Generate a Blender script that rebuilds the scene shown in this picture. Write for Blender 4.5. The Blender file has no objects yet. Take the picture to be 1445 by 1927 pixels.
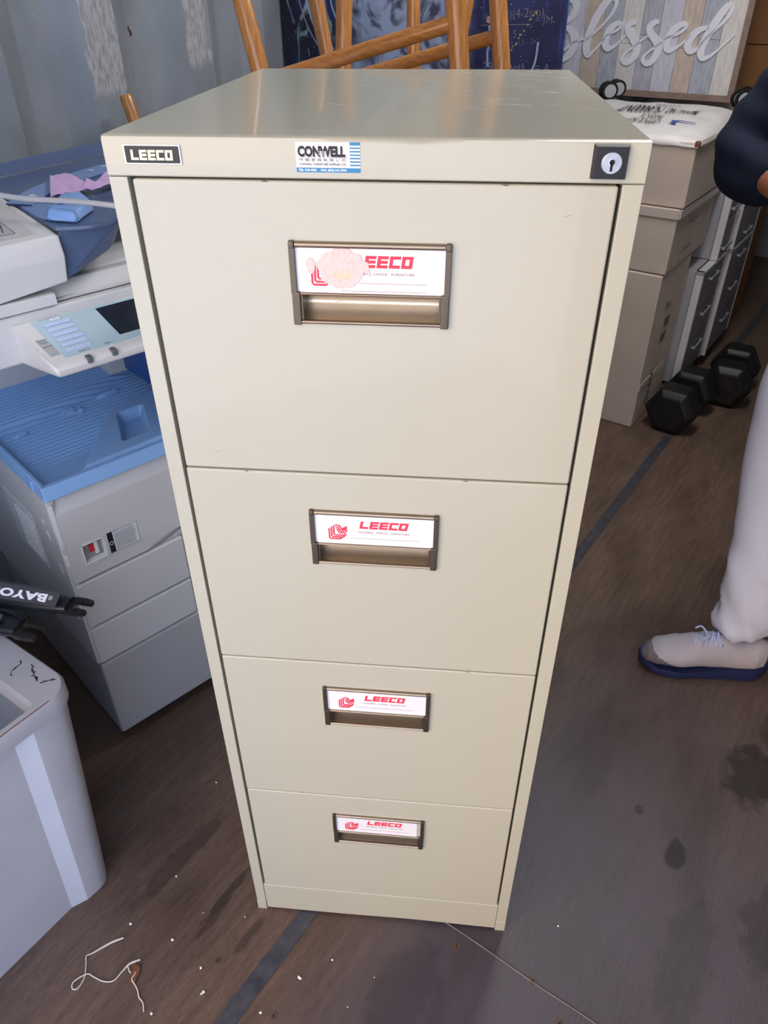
import bpy, bmesh, math, random
from mathutils import Vector, Matrix, noise
random.seed(7)
sc = bpy.context.scene
COL = sc.collection

# ------------------------------------------------------------ camera / light
cam_d = bpy.data.cameras.new('camera')
cam = bpy.data.objects.new('camera', cam_d); COL.objects.link(cam)
R = ((0.9956826203398716, -0.050857847882938914, 0.07765049170380592),
     (0.09274178477188277, 0.5800561449173374, -0.8092798218792822),
     (-0.003883414792776912, 0.8129872988259735, 0.5822684698978595))
cam.matrix_world = Matrix.Translation((0.0756, -0.6684, 1.4107)) @ Matrix(R).to_4x4()
cam_d.sensor_fit = 'VERTICAL'
cam_d.sensor_height = 36.0
cam_d.lens = 1386.4 * 36.0 / 1927.0
cam_d.clip_start = 0.02
sc.camera = cam

TH = math.radians(60.667)           # long axis of the container (s), its left side is +n
def W(s, n, z=0.0):
    c, d = math.cos(TH), math.sin(TH)
    return Vector((s*c - n*d, s*d + n*c, z))

world = bpy.data.worlds.new('sky'); sc.world = world; world.use_nodes = True
nt = world.node_tree; nt.nodes.clear()
out = nt.nodes.new('ShaderNodeOutputWorld'); bg = nt.nodes.new('ShaderNodeBackground')
tc = nt.nodes.new('ShaderNodeTexCoord'); dt = nt.nodes.new('ShaderNodeVectorMath'); dt.operation = 'DOT_PRODUCT'
dt.inputs[1].default_value = (-0.9, -0.25, 0.12)       # bright hazy warm sky to the left of the doors, blue to the right
mr = nt.nodes.new('ShaderNodeMapRange'); mr.inputs['From Min'].default_value = -0.4; mr.inputs['From Max'].default_value = 0.95
cr = nt.nodes.new('ShaderNodeValToRGB')
cr.color_ramp.elements[0].position = 0.0; cr.color_ramp.elements[0].color = (0.30, 0.47, 1.0, 1)
cr.color_ramp.elements[1].position = 1.0; cr.color_ramp.elements[1].color = (2.0, 1.25, 0.66, 1)
e = cr.color_ramp.elements.new(0.5); e.color = (0.72, 0.84, 1.05, 1)
nt.links.new(tc.outputs['Generated'], dt.inputs[0]); nt.links.new(dt.outputs['Value'], mr.inputs['Value'])
nt.links.new(mr.outputs['Result'], cr.inputs['Fac']); nt.links.new(cr.outputs['Color'], bg.inputs['Color'])
bg.inputs['Strength'].default_value = 2.6
nt.links.new(bg.outputs[0], out.inputs[0])
# daylight through the open container doors
ld = bpy.data.lights.new('door_daylight', 'AREA'); ld.shape = 'RECTANGLE'; ld.size = 2.3; ld.size_y = 2.3
ld.energy = 1; ld.cycles.is_portal = True
lo = bpy.data.objects.new('door_daylight', ld); COL.objects.link(lo)
lo.location = W(-0.985, 0.12, 1.2); lo.rotation_euler = (math.radians(90), 0, TH - math.radians(90))
sd = bpy.data.lights.new('yard_sun', 'SUN'); sd.energy = 10.0; sd.angle = math.radians(1.0); sd.color = (1.0, 0.95, 0.89)
so_ = bpy.data.objects.new('yard_sun', sd); COL.objects.link(so_)
so_.rotation_euler = (-(W(-.62, -.25) + Vector((0, 0, -1.3)))).to_track_quat('Z', 'Y').to_euler()   # comes over the roof, lights only the yard
sc.view_settings.view_transform = 'Standard'; sc.view_settings.look = 'None'
sc.view_settings.exposure = 0.28; sc.view_settings.gamma = 1.0; sc.view_settings.use_curve_mapping = False
sc.cycles.max_bounces = 10; sc.cycles.diffuse_bounces = 6

# ------------------------------------------------------------ materials
def lin(c):
    return tuple(((x/255.0)/12.92 if x/255.0 <= 0.04045 else (((x/255.0)+0.055)/1.055)**2.4) for x in c) + (1.0,)
def mat(name, rgb, rough=0.5, metal=0.0, var=0.0, scale=30.0, bump=0.0, bscale=None, stretch=None, coat=0.0, trans=0.0, alpha=1.0, aniso=0.0, spec=0.5, sheen=0.0, rgb2=None):
    m = bpy.data.materials.new(name); m.use_nodes = True
    n = m.node_tree; b = n.nodes['Principled BSDF']
    b.inputs['Base Color'].default_value = lin(rgb); b.inputs['Roughness'].default_value = rough
    b.inputs['Metallic'].default_value = metal; b.inputs['Coat Weight'].default_value = coat
    b.inputs['Transmission Weight'].default_value = trans; b.inputs['Alpha'].default_value = alpha
    b.inputs['Anisotropic'].default_value = aniso; b.inputs['Specular IOR Level'].default_value = spec
    b.inputs['Sheen Weight'].default_value = sheen
    if var > 0 or bump > 0 or rgb2:
        t = n.nodes.new('ShaderNodeTexCoord'); mp = n.nodes.new('ShaderNodeMapping')
        if stretch: mp.inputs['Scale'].default_value = stretch
        n.links.new(t.outputs['Object'], mp.inputs[0])
        no = n.nodes.new('ShaderNodeTexNoise'); no.inputs['Scale'].default_value = scale; no.inputs['Detail'].default_value = 6
        n.links.new(mp.outputs[0], no.inputs['Vector'])
        if var > 0 or rgb2:
            r = n.nodes.new('ShaderNodeValToRGB'); r.color_ramp.elements[0].position = 0.3; r.color_ramp.elements[1].position = 0.7
            c = lin(rgb)
            if rgb2: r.color_ramp.elements[0].color = lin(rgb2); r.color_ramp.elements[1].color = c
            else:
                r.color_ramp.elements[0].color = tuple(x*(1-var) for x in c[:3]) + (1,)
                r.color_ramp.elements[1].color = tuple(min(1, x*(1+var)) for x in c[:3]) + (1,)
            n.links.new(no.outputs['Fac'], r.inputs[0]); n.links.new(r.outputs[0], b.inputs['Base Color'])
        if bump > 0:
            n2 = n.nodes.new('ShaderNodeTexNoise'); n2.inputs['Scale'].default_value = bscale or scale; n2.inputs['Detail'].default_value = 5
            n.links.new(mp.outputs[0], n2.inputs['Vector'])
            bp = n.nodes.new('ShaderNodeBump'); bp.inputs['Strength'].default_value = bump; bp.inputs['Distance'].default_value = 0.002
            n.links.new(n2.outputs['Fac'], bp.inputs['Height']); n.links.new(bp.outputs[0], b.inputs['Normal'])
    return m

M = {}
M['paint'] = mat('cream_enamel', (180, 181, 167), 0.25, coat=0.25, var=0.012, scale=6, bump=0.012, bscale=14)
M['dark'] = mat('dark_interior', (18, 17, 16), 0.8)
M['bronze'] = mat('brushed_bronze', (150, 134, 116), 0.27, metal=0.95, var=0.12, scale=8, stretch=(4, 60, 160))
M['bronze_dark'] = mat('bronze_end_cap', (96, 86, 74), 0.36, metal=0.75)
M['scoop'] = mat('bronze_highlight', (190, 178, 160), 0.26, metal=0.95, var=0.06, scale=8, stretch=(4, 60, 160))  # lighter bronze: the pull's highlight is painted into its colour
M['card'] = mat('white_card', (228, 232, 240), 0.35)
M['red'] = mat('red_print', (226, 52, 78), 0.5)
M['tag'] = mat('grey_red_print', (150, 100, 108), 0.6)
M['torn'] = mat('torn_paper', (232, 212, 210), 0.9, rgb2=(216, 190, 188), scale=600, bump=0.3)
M['glue'] = mat('orange_glue_stain', (234, 196, 150), 0.9, rgb2=(228, 206, 198), scale=260)
M['black'] = mat('black_plastic', (16, 18, 26), 0.35)
M['blackrim'] = mat('black_plastic_rim', (38, 38, 40), 0.45)
M['chrome'] = mat('lock_metal', (190, 194, 205), 0.3, metal=0.9, var=0.08, scale=200)
M['gold'] = mat('pale_gold_lettering', (236, 232, 190), 0.35, metal=0.2)
M['white'] = mat('white_print', (240, 242, 246), 0.45)
M['skyblue'] = mat('blue_print', (40, 128, 178), 0.45)
M['ink'] = mat('black_ink', (34, 34, 38), 0.6)
M['inkgrey'] = mat('grey_ink', (96, 100, 108), 0.6)
M['inksoft'] = mat('pale_shadow_ink', (176, 178, 190), 0.6)
M['scuff'] = mat('scuff_mark', (150, 144, 132), 0.7)
M['chip'] = mat('paint_chip', (70, 62, 54), 0.7)
M['scratch'] = mat('bright_scratch', (226, 224, 216), 0.4)
M['grey'] = mat('copier_grey', (196, 194, 193), 0.42, bump=0.05, bscale=900)
M['grey2'] = mat('copier_grey_dark', (168, 167, 168), 0.45, bump=0.05, bscale=900)
M['lgrey'] = mat('copier_light_grey', (214, 213, 212), 0.38, bump=0.04, bscale=900)
M['offwhite'] = mat('copier_off_white', (222, 220, 218), 0.38)
M['blue'] = mat('blue_tray_plastic', (136, 176, 222), 0.36)
M['bluedark'] = mat('dark_blue_plastic', (40, 78, 138), 0.4)
M['lblue'] = mat('light_blue_plastic', (134, 170, 222), 0.36)
M['palegreen'] = mat('pale_blue_key_panel', (182, 205, 214), 0.4)
M['key'] = mat('key_blue_white', (196, 210, 240), 0.35)
M['screen'] = mat('dark_screen', (36, 42, 52), 0.18)
M['smoke'] = mat('translucent_blue_plastic', (88, 106, 140), 0.22, alpha=0.85)
M['stripblue'] = mat('tray_strip_blue', (120, 146, 190), 0.4)
M['cloth'] = mat('lilac_cloth', (196, 160, 206), 0.9, sheen=0.3, bump=0.3, bscale=500)
M['cable'] = mat('grey_cable', (176, 176, 178), 0.45)
M['redlamp'] = mat('red_latch', (200, 40, 50), 0.4)
M['bin'] = mat('bin_grey', (178, 178, 184), 0.4, var=0.05, scale=8, bump=0.06, bscale=60)
M['binlit'] = mat('bin_rib_lit', (214, 219, 230), 0.4, var=0.04, scale=8)
M['grime'] = mat('grime', (62, 56, 52), 0.8)
M['carbon'] = mat('carbon_fibre', (24, 28, 36), 0.3, var=0.25, scale=400, coat=0.3)
M['carbonmatt'] = mat('satin_carbon', (70, 70, 76), 0.4)
M['gun'] = mat('worn_gunmetal', (70, 66, 64), 0.3, metal=0.8, var=0.3, scale=120)
M['orange'] = mat('orange_print', (220, 90, 30), 0.5)
M['wood'] = mat('varnished_wood', (192, 132, 70), 0.3, coat=0.35, rgb2=(152, 98, 48), scale=18, stretch=(14, 14, 1.0))
M['woodr'] = mat('varnished_rung', (192, 132, 70), 0.3, coat=0.35, rgb2=(152, 98, 48), scale=18, stretch=(1.2, 9, 14))
M['woodend'] = mat('wood_end_grain', (206, 150, 104), 0.7)
M['carton'] = mat('cardboard_greyish', (192, 178, 166), 0.85, var=0.05, scale=10, bump=0.25, bscale=40)
M['cartonwhite'] = mat('white_carton', (226, 224, 224), 0.6, var=0.03, scale=14, bump=0.35, bscale=12)
M['cartonbrown'] = mat('cardboard_brown', (140, 98, 62), 0.9, var=0.08, scale=12)
M['tape'] = mat('packing_tape', (196, 184, 176), 0.35)
M['ped'] = mat('pedestal_grey', (150, 150, 158), 0.4)
M['pedfront'] = mat('pedestal_drawer_grey', (128, 126, 134), 0.45)
M['pedwhite'] = mat('pedestal_light_frame', (196, 196, 200), 0.4)
M['rubber'] = mat('black_rubber', (14, 14, 16), 0.5, bump=0.1, bscale=200)
M['rubberface'] = mat('worn_black_rubber', (46, 46, 54), 0.45)
M['steel'] = mat('caster_steel', (176, 180, 188), 0.32, metal=0.4)
M['hub'] = mat('caster_hub', (196, 198, 204), 0.3, metal=0.2)
M['navy'] = mat('navy_jacket', (5, 15, 38), 0.9, var=0.2, scale=9, spec=0.25, bump=0.3, bscale=25)
M['trouser'] = mat('pale_grey_trousers', (208, 216, 240), 0.85, var=0.04, scale=8, bump=0.3, bscale=18)
M['skin'] = mat('brown_skin', (132, 84, 62), 0.55, var=0.08, scale=20)
M['hair'] = mat('black_hair', (18, 14, 12), 0.7, bump=0.4, bscale=200)
M['shoe'] = mat('grey_mesh_shoe', (180, 178, 192), 0.8, var=0.06, scale=300, bump=0.3, bscale=400)
M['shoetoe'] = mat('shoe_toe_grey', (112, 106, 116), 0.7)
M['sole'] = mat('navy_sole', (28, 40, 88), 0.6)
M['lace'] = mat('pale_lace', (180, 196, 240), 0.7)
M['eye'] = mat('eye_white', (230, 226, 220), 0.3)
M['foam'] = mat('white_foam', (240, 240, 242), 0.7)
M['string'] = mat('cotton_string', (226, 216, 204), 0.9, bump=0.5, bscale=900)
M['rust'] = mat('rusty_metal', (92, 72, 62), 0.7, metal=0.3, var=0.3, scale=300)
M['seam'] = mat('steel_floor_strip', (56, 60, 72), 0.45, metal=0.3, rgb2=(84, 84, 92), scale=40, bump=0.5, bscale=80)
M['leaf'] = mat('dry_leaf', (120, 74, 48), 0.8, var=0.2, scale=200)

# ------------------------------------------------------------ mesh helpers
class MB:
    wn = False
    def __init__(s): s.v = []; s.f = []; s.m = []; s.mats = []
    def mi(s, m):
        m = M[m] if isinstance(m, str) else m
        if m not in s.mats: s.mats.append(m)
        return s.mats.index(m)
    def add(s, verts, faces, m, xf=None):
        o = len(s.v); k = s.mi(m)
        for v in verts:
            v = Vector(v)
            s.v.append(tuple(xf @ v if xf else v))
        for f in faces: s.f.append(tuple(i+o for i in f)); s.m.append(k)
        return s
    def bm(s, bm, m, xf=None):
        bm.verts.index_update()
        return s.add([v.co.copy() for v in bm.verts], [[v.index for v in f.verts] for f in bm.faces], m, xf)
    def box(s, x0, x1, y0, y1, z0, z1, m, bev=0.0, seg=2, xf=None):
        b = bmesh.new(); bmesh.ops.create_cube(b, size=1)
        for v in b.verts:
            v.co = Vector((x0+(v.co.x+.5)*(x1-x0), y0+(v.co.y+.5)*(y1-y0), z0+(v.co.z+.5)*(z1-z0)))
        if bev > 0: bmesh.ops.bevel(b, geom=b.edges[:], offset=bev, segments=seg, affect='EDGES', profile=0.5); s.wn = True
        s.bm(b, m, xf); b.free(); return s
    def hull(s, pts, m, bev=0.0, seg=2, xf=None):
        b = bmesh.new()
        for p in pts: b.verts.new(p)
        r = bmesh.ops.convex_hull(b, input=b.verts[:])
        bmesh.ops.dissolve_limit(b, angle_limit=0.02, verts=b.verts[:], edges=b.edges[:])
        if bev > 0: bmesh.ops.bevel(b, geom=b.edges[:], offset=bev, segments=seg, affect='EDGES', profile=0.5); s.wn = True
        s.bm(b, m, xf); b.free(); return s
    def prism(s, poly, d0, d1, m, axis='z', xf=None):
        def P(a, b, c):
            return {'z': (a, b, c), 'y': (a, c, b), 'x': (c, a, b)}[axis]
        n = len(poly)
        vs = [P(a, b, d0) for a, b in poly] + [P(a, b, d1) for a, b in poly]
        fs = [tuple(range(n))[::-1], tuple(range(n, 2*n))] + [(i, (i+1) % n, n+(i+1) % n, n+i) for i in range(n)]
        return s.add(vs, fs, m, xf)
    def tube(s, pts, r, m, n=12, caps=True, xf=None):
        pts = [Vector(p) for p in pts]; rs = r if isinstance(r, (list, tuple)) else [r]*len(pts)
        vs = []; fs = []; up = None
        for i, p in enumerate(pts):
            t = (pts[min(i+1, len(pts)-1)] - pts[max(i-1, 0)]).normalized()
            if up is None:
                up = t.orthogonal().normalized()
            up = (up - t*up.dot(t)).normalized(); w = t.cross(up)
            for k in range(n):
                a = 2*math.pi*k/n
                vs.append(p + (up*math.cos(a) + w*math.sin(a))*rs[i])
        for i in range(len(pts)-1):
            for k in range(n):
                fs.append((i*n+k, i*n+(k+1) % n, (i+1)*n+(k+1) % n, (i+1)*n+k))
        if caps:
            fs.append(tuple(range(n))[::-1]); fs.append(tuple((len(pts)-1)*n+k for k in range(n)))
        return s.add(vs, fs, m, xf)
    def lathe(s, prof, m, n=32, xf=None, closed=True):
        vs = []; fs = []
        for (r, z) in prof:
            for k in range(n):
                a = 2*math.pi*k/n; vs.append((r*math.cos(a), r*math.sin(a), z))
        for i in range(len(prof)-1):
            for k in range(n): fs.append((i*n+k, i*n+(k+1) % n, (i+1)*n+(k+1) % n, (i+1)*n+k))
        if closed:
            fs.append(tuple(range(n))[::-1]); fs.append(tuple((len(prof)-1)*n+k for k in range(n)))
        return s.add(vs, fs, m, xf)
    def loft(s, rings, m, caps=True, xf=None):
        n = len(rings[0]); vs = [p for r in rings for p in r]; fs = []
        for i in range(len(rings)-1):
            for k in range(n): fs.append((i*n+k, i*n+(k+1) % n, (i+1)*n+(k+1) % n, (i+1)*n+k))
        if caps: fs.append(tuple(range(n))[::-1]); fs.append(tuple((len(rings)-1)*n+k for k in range(n)))
        return s.add(vs, fs, m, xf)
    def ribbon(s, pts, ws, d, m, xf=None):     # flat band along a 2D path in the local xy plane, thickness d upwards
        pts = [Vector((p[0], p[1], 0)) for p in pts]; L = []; Rr = []
        for i, p in enumerate(pts):
            t = (pts[min(i+1, len(pts)-1)] - pts[max(i-1, 0)])
            if t.length < 1e-9: t = Vector((1, 0, 0))
            t.normalize(); nrm = Vector((-t.y, t.x, 0)); w = ws[i] if isinstance(ws, (list, tuple)) else ws
            L.append(p + nrm*w/2); Rr.append(p - nrm*w/2)
        n = len(pts)
        vs = L + Rr + [v + Vector((0, 0, d)) for v in L] + [v + Vector((0, 0, d)) for v in Rr]; fs = []
        for i in range(n-1):
            a, b, c, e = i, n+i, 2*n+i, 3*n+i
            fs += [(c, e, e+1, c+1), (a, a+1, b+1, b), (a, c, c+1, a+1), (b, b+1, e+1, e)]
        fs += [(0, n, 3*n, 2*n), (n-1, 3*n-1, 4*n-1, 2*n-1)]
        return s.add(vs, fs, m, xf)
    def build(s, name, parent=None, angle=32, root=None):
        me = bpy.data.meshes.new(name)
        me.from_pydata([tuple(v) for v in s.v], [], s.f)
        for m in s.mats: me.materials.append(m)
        me.polygons.foreach_set('material_index', s.m)
        me.validate(); 
        b = bmesh.new(); b.from_mesh(me); bmesh.ops.recalc_face_normals(b, faces=b.faces[:]); b.to_mesh(me); b.free()
        me.polygons.foreach_set('use_smooth', [True]*len(me.polygons))
        me.set_sharp_from_angle(angle=math.radians(angle)); me.update()
        o = bpy.data.objects.new(name, me); COL.objects.link(o)
        if parent: o.parent = parent
        if s.wn: wn(o)
        return o
def wn(o):
    w_ = o.modifiers.new('wn', 'WEIGHTED_NORMAL'); w_.keep_sharp = True; w_.weight = 100

def tagit(o, label=None, cat=None, group=None, kind=None):
    if label: o['label'] = label
    if cat: o['category'] = cat
    if group: o['group'] = group
    if kind: o['kind'] = kind
    return o
def empty(name, loc, rz, label, cat, group=None):
    o = bpy.data.objects.new(name, None); COL.objects.link(o)
    o.empty_display_size = 0.1
    o.location = loc; o.rotation_euler = (0, 0, rz)
    return tagit(o, label, cat, group)
def struct(o): o['kind'] = 'structure'; o.rotation_euler = (0, 0, TH); return o
def copy_tree(o, parent=None):
    c = o.copy(); COL.objects.link(c)
    if parent: c.parent = parent
    for ch in list(o.children): copy_tree(ch, c)
    return c
def plane_xf(o, x, y):
    x = Vector(x).normalized(); y = Vector(y); y = (y - x*y.dot(x)).normalized(); z = x.cross(y)
    m = Matrix((x, y, z)).transposed().to_4x4(); m.translation = Vector(o); return m
def text(mb, s, size, m, xf, width=None, align='LEFT', d=0.0002, shear=0.0, spacing=1.0, bold=0.0):
    cu = bpy.data.curves.new('t', 'FONT'); cu.body = s; cu.size = size; cu.align_x = align; cu.extrude = 0
    cu.shear = shear; cu.space_character = spacing; cu.offset = bold; cu.resolution_u = 3
    o = bpy.data.objects.new('t', cu); COL.objects.link(o)
    dg = bpy.context.evaluated_depsgraph_get(); dg.update()
    me = bpy.data.meshes.new_from_object(o.evaluated_get(dg))
    vs = [v.co.copy() for v in me.vertices]
    if width and vs:
        x0 = min(v.x for v in vs); x1 = max(v.x for v in vs); k = width/(x1-x0)
        for v in vs: v.x = (v.x - x0)*k if align == 'LEFT' else (v.x-(x0+x1)/2)*k
    for v in vs: v.z += d
    mb.add(vs, [tuple(p.vertices) for p in me.polygons], m, xf)
    bpy.data.objects.remove(o); bpy.data.curves.remove(cu); bpy.data.meshes.remove(me)
def block(mb, word, x, y, w, h, t, gap, m, xf, d=0.0003, slant=0.0):   # heavy square lettering
    vt = t*h
    def r(cx, x0, x1, y0, y1):
        mb.prism([(cx+x0+slant*y0, y0), (cx+x1+slant*y0, y0), (cx+x1+slant*y1, y1), (cx+x0+slant*y1, y1)], 0, d, m,
                 xf=xf @ Matrix.Translation((x, y, 0)))
    cx = 0; st = t*h*1.15
    for ch in word:
        r(cx, 0, st, 0, h)
        if ch == 'L': r(cx, st, w, 0, vt)
        if ch == 'E': r(cx, st, w, 0, vt); r(cx, st, w*0.96, h/2-vt/2, h/2+vt/2); r(cx, st, w, h-vt, h)
        if ch == 'C': r(cx, st, w, 0, vt); r(cx, st, w, h-vt, h)
        if ch == 'O': r(cx, st, w, 0, vt); r(cx, st, w, h-vt, h); r(cx, w-st, w, vt, h-vt)
        cx += w + gap
def catmull(P, k=8):
    out_ = []
    n = len(P)
    for i in range(n-1):
        p0, p1, p2, p3 = P[max(i-1, 0)], P[i], P[i+1], P[min(i+2, n-1)]
        for j in range(k):
            t = j/k
            out_.append(tuple(0.5*((2*b) + (-a+c)*t + (2*a-5*b+4*c-d)*t*t + (-a+3*b-3*c+d)*t**3) for a, b, c, d in zip(p0, p1, p2, p3)))
    out_.append(tuple(P[-1])); return out_

# ------------------------------------------------------------ structure
def floor_material():
    m = bpy.data.materials.new('container_plywood'); m.use_nodes = True; n = m.node_tree; b = n.nodes['Principled BSDF']
    t = n.nodes.new('ShaderNodeTexCoord')
    def noise_(scale, sx, sy, detail=6, off=(0, 0, 0)):
        mp = n.nodes.new('ShaderNodeMapping'); mp.inputs['Scale'].default_value = (sx, sy, 1); mp.inputs['Location'].default_value = off
        no = n.nodes.new('ShaderNodeTexNoise'); no.inputs['Scale'].default_value = scale; no.inputs['Detail'].default_value = detail
        n.links.new(t.outputs['Object'], mp.inputs[0]); n.links.new(mp.outputs[0], no.inputs['Vector']); return no
    def ramp(src, p0, c0, p1, c1):
        r = n.nodes.new('ShaderNodeValToRGB'); r.color_ramp.elements[0].position = p0; r.color_ramp.elements[1].position = p1
        r.color_ramp.elements[0].color = c0; r.color_ramp.elements[1].color = c1; n.links.new(src, r.inputs[0]); return r
    def mix(f, a, bb, mode='MIX'):
        x = n.nodes.new('ShaderNodeMix'); x.data_type = 'RGBA'; x.blend_type = mode
        if isinstance(f, float): x.inputs['Factor'].default_value = f
        else: n.links.new(f, x.inputs['Factor'])
        for s_, v in ((x.inputs[6], a), (x.inputs[7], bb)):
            if isinstance(v, tuple): s_.default_value = v
            else: n.links.new(v, s_)
        return x.outputs[2]
    grain = noise_(60, 0.9, 9, 8); grain2 = noise_(18, 0.5, 5, 5, (3, 1, 0)); big = noise_(1.6, 1, 1, 4, (5, 2, 0)); mid = noise_(7, 0.5, 1.2, 5, (1, 7, 0))
    base = ramp(grain.outputs['Fac'], 0.34, lin((78, 60, 52)), 0.66, lin((122, 102, 88)))
    base2 = ramp(grain2.outputs['Fac'], 0.3, lin((76, 60, 53)), 0.7, lin((116, 95, 83)))
    col = mix(0.5, base.outputs[0], base2.outputs[0])
    # the sheets right of the steel strip are greyer, bluish sky sheen painted in
    sep = n.nodes.new('ShaderNodeSeparateXYZ'); n.links.new(t.outputs['Object'], sep.inputs[0])
    lt = n.nodes.new('ShaderNodeMapRange'); lt.inputs['From Min'].default_value = 0.10; lt.inputs['From Max'].default_value = -0.12
    n.links.new(sep.outputs['Y'], lt.inputs['Value'])
    far = n.nodes.new('ShaderNodeMapRange'); far.inputs['From Min'].default_value = 1.1; far.inputs['From Max'].default_value = 0.3
    n.links.new(sep.outputs['X'], far.inputs['Value'])
    mu = n.nodes.new('ShaderNodeMath'); mu.operation = 'MULTIPLY'; n.links.new(lt.outputs[0], mu.inputs[0]); n.links.new(far.outputs[0], mu.inputs[1])
    col = mix(mu.outputs[0], col, mix(0.85, col, lin((66, 67, 84))))
    blot = ramp(mid.outputs['Fac'], 0.36, (0.55, 0.5, 0.5, 1), 0.56, (1, 1, 1, 1))
    col = mix(0.65, col, blot.outputs[0], 'MULTIPLY')
    bl = ramp(big.outputs['Fac'], 0.3, (0.8, 0.78, 0.78, 1), 0.6, (1.05, 1.05, 1.05, 1))
    col = mix(0.7, col, bl.outputs[0], 'MULTIPLY')
    # dark oily streaks and patches with a place of their own
    def stain(col, cx, cy, rx, ry, dark, soft=0.5, ns=26):
        mp = n.nodes.new('ShaderNodeMapping'); mp.vector_type = 'POINT'
        mp.inputs['Location'].default_value = (-cx/rx, -cy/ry, 0); mp.inputs['Scale'].default_value = (1/rx, 1/ry, 0)
        dn = noise_(ns, 1, 1, 5, (cx, cy, 0))
        n.links.new(t.outputs['Object'], mp.inputs[0])
        ln = n.nodes.new('ShaderNodeVectorMath'); ln.operation = 'LENGTH'; n.links.new(mp.outputs[0], ln.inputs[0])
        ad = n.nodes.new('ShaderNodeMath'); ad.operation = 'MULTIPLY_ADD'; n.links.new(dn.outputs['Fac'], ad.inputs[0]); ad.inputs[1].default_value = 1.6
        n.links.new(ln.outputs['Value'], ad.inputs[2])
        r = ramp(ad.outputs[0], 0.0, (1, 1, 1, 1), 1.0, (0, 0, 0, 1))
        rr = n.nodes.new('ShaderNodeMapRange'); rr.inputs['From Min'].default_value = 1.8+soft*0.5; rr.inputs['From Max'].default_value = 1.8-soft*0.5
        n.links.new(ad.outputs[0], rr.inputs['Value'])
        return mix(rr.outputs[0], col, mix(1.0, col, dark, 'MULTIPLY'))
    th = TH
    def sn(x, y): return (x*math.cos(th)+y*math.sin(th), -x*math.sin(th)+y*math.cos(th))
    for (x, y, rx, ry, d) in ((-.293, .022, .06, .008, .45), (-.309, -.029, .045, .007, .5), (-.234, -.051, .035, .007, .55), (-.40, .09, .12, .02, .6),
                              (.573, .175, .03, .02, .22), (.787, .376, .08, .055, .28), (.52, .27, .012, .012, .4), (.72, .05, .10, .05, .6), (.55, -.02, .12, .04, .75),
                              (.05, -.12, .09, .05, .7), (.9, .5, .1, .05, .6)):
        a, bq = sn(x, y); col = stain(col, a, bq, rx, ry, (d, d, d*1.02, 1), 0.35)
    n.links.new(col, b.inputs['Base Color'])
    rg = n.nodes.new('ShaderNodeMapRange'); rg.inputs['To Min'].default_value = 0.34; rg.inputs['To Max'].default_value = 0.6
    n.links.new(mid.outputs['Fac'], rg.inputs['Value']); n.links.new(rg.outputs[0], b.inputs['Roughness'])
    bp = n.nodes.new('ShaderNodeBump'); bp.inputs['Strength'].default_value = 0.35; bp.inputs['Distance'].default_value = 0.002
    n.links.new(grain.outputs['Fac'], bp.inputs['Height']); n.links.new(bp.outputs[0], b.inputs['Normal'])
    return m
M['floor'] = floor_material()

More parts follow.
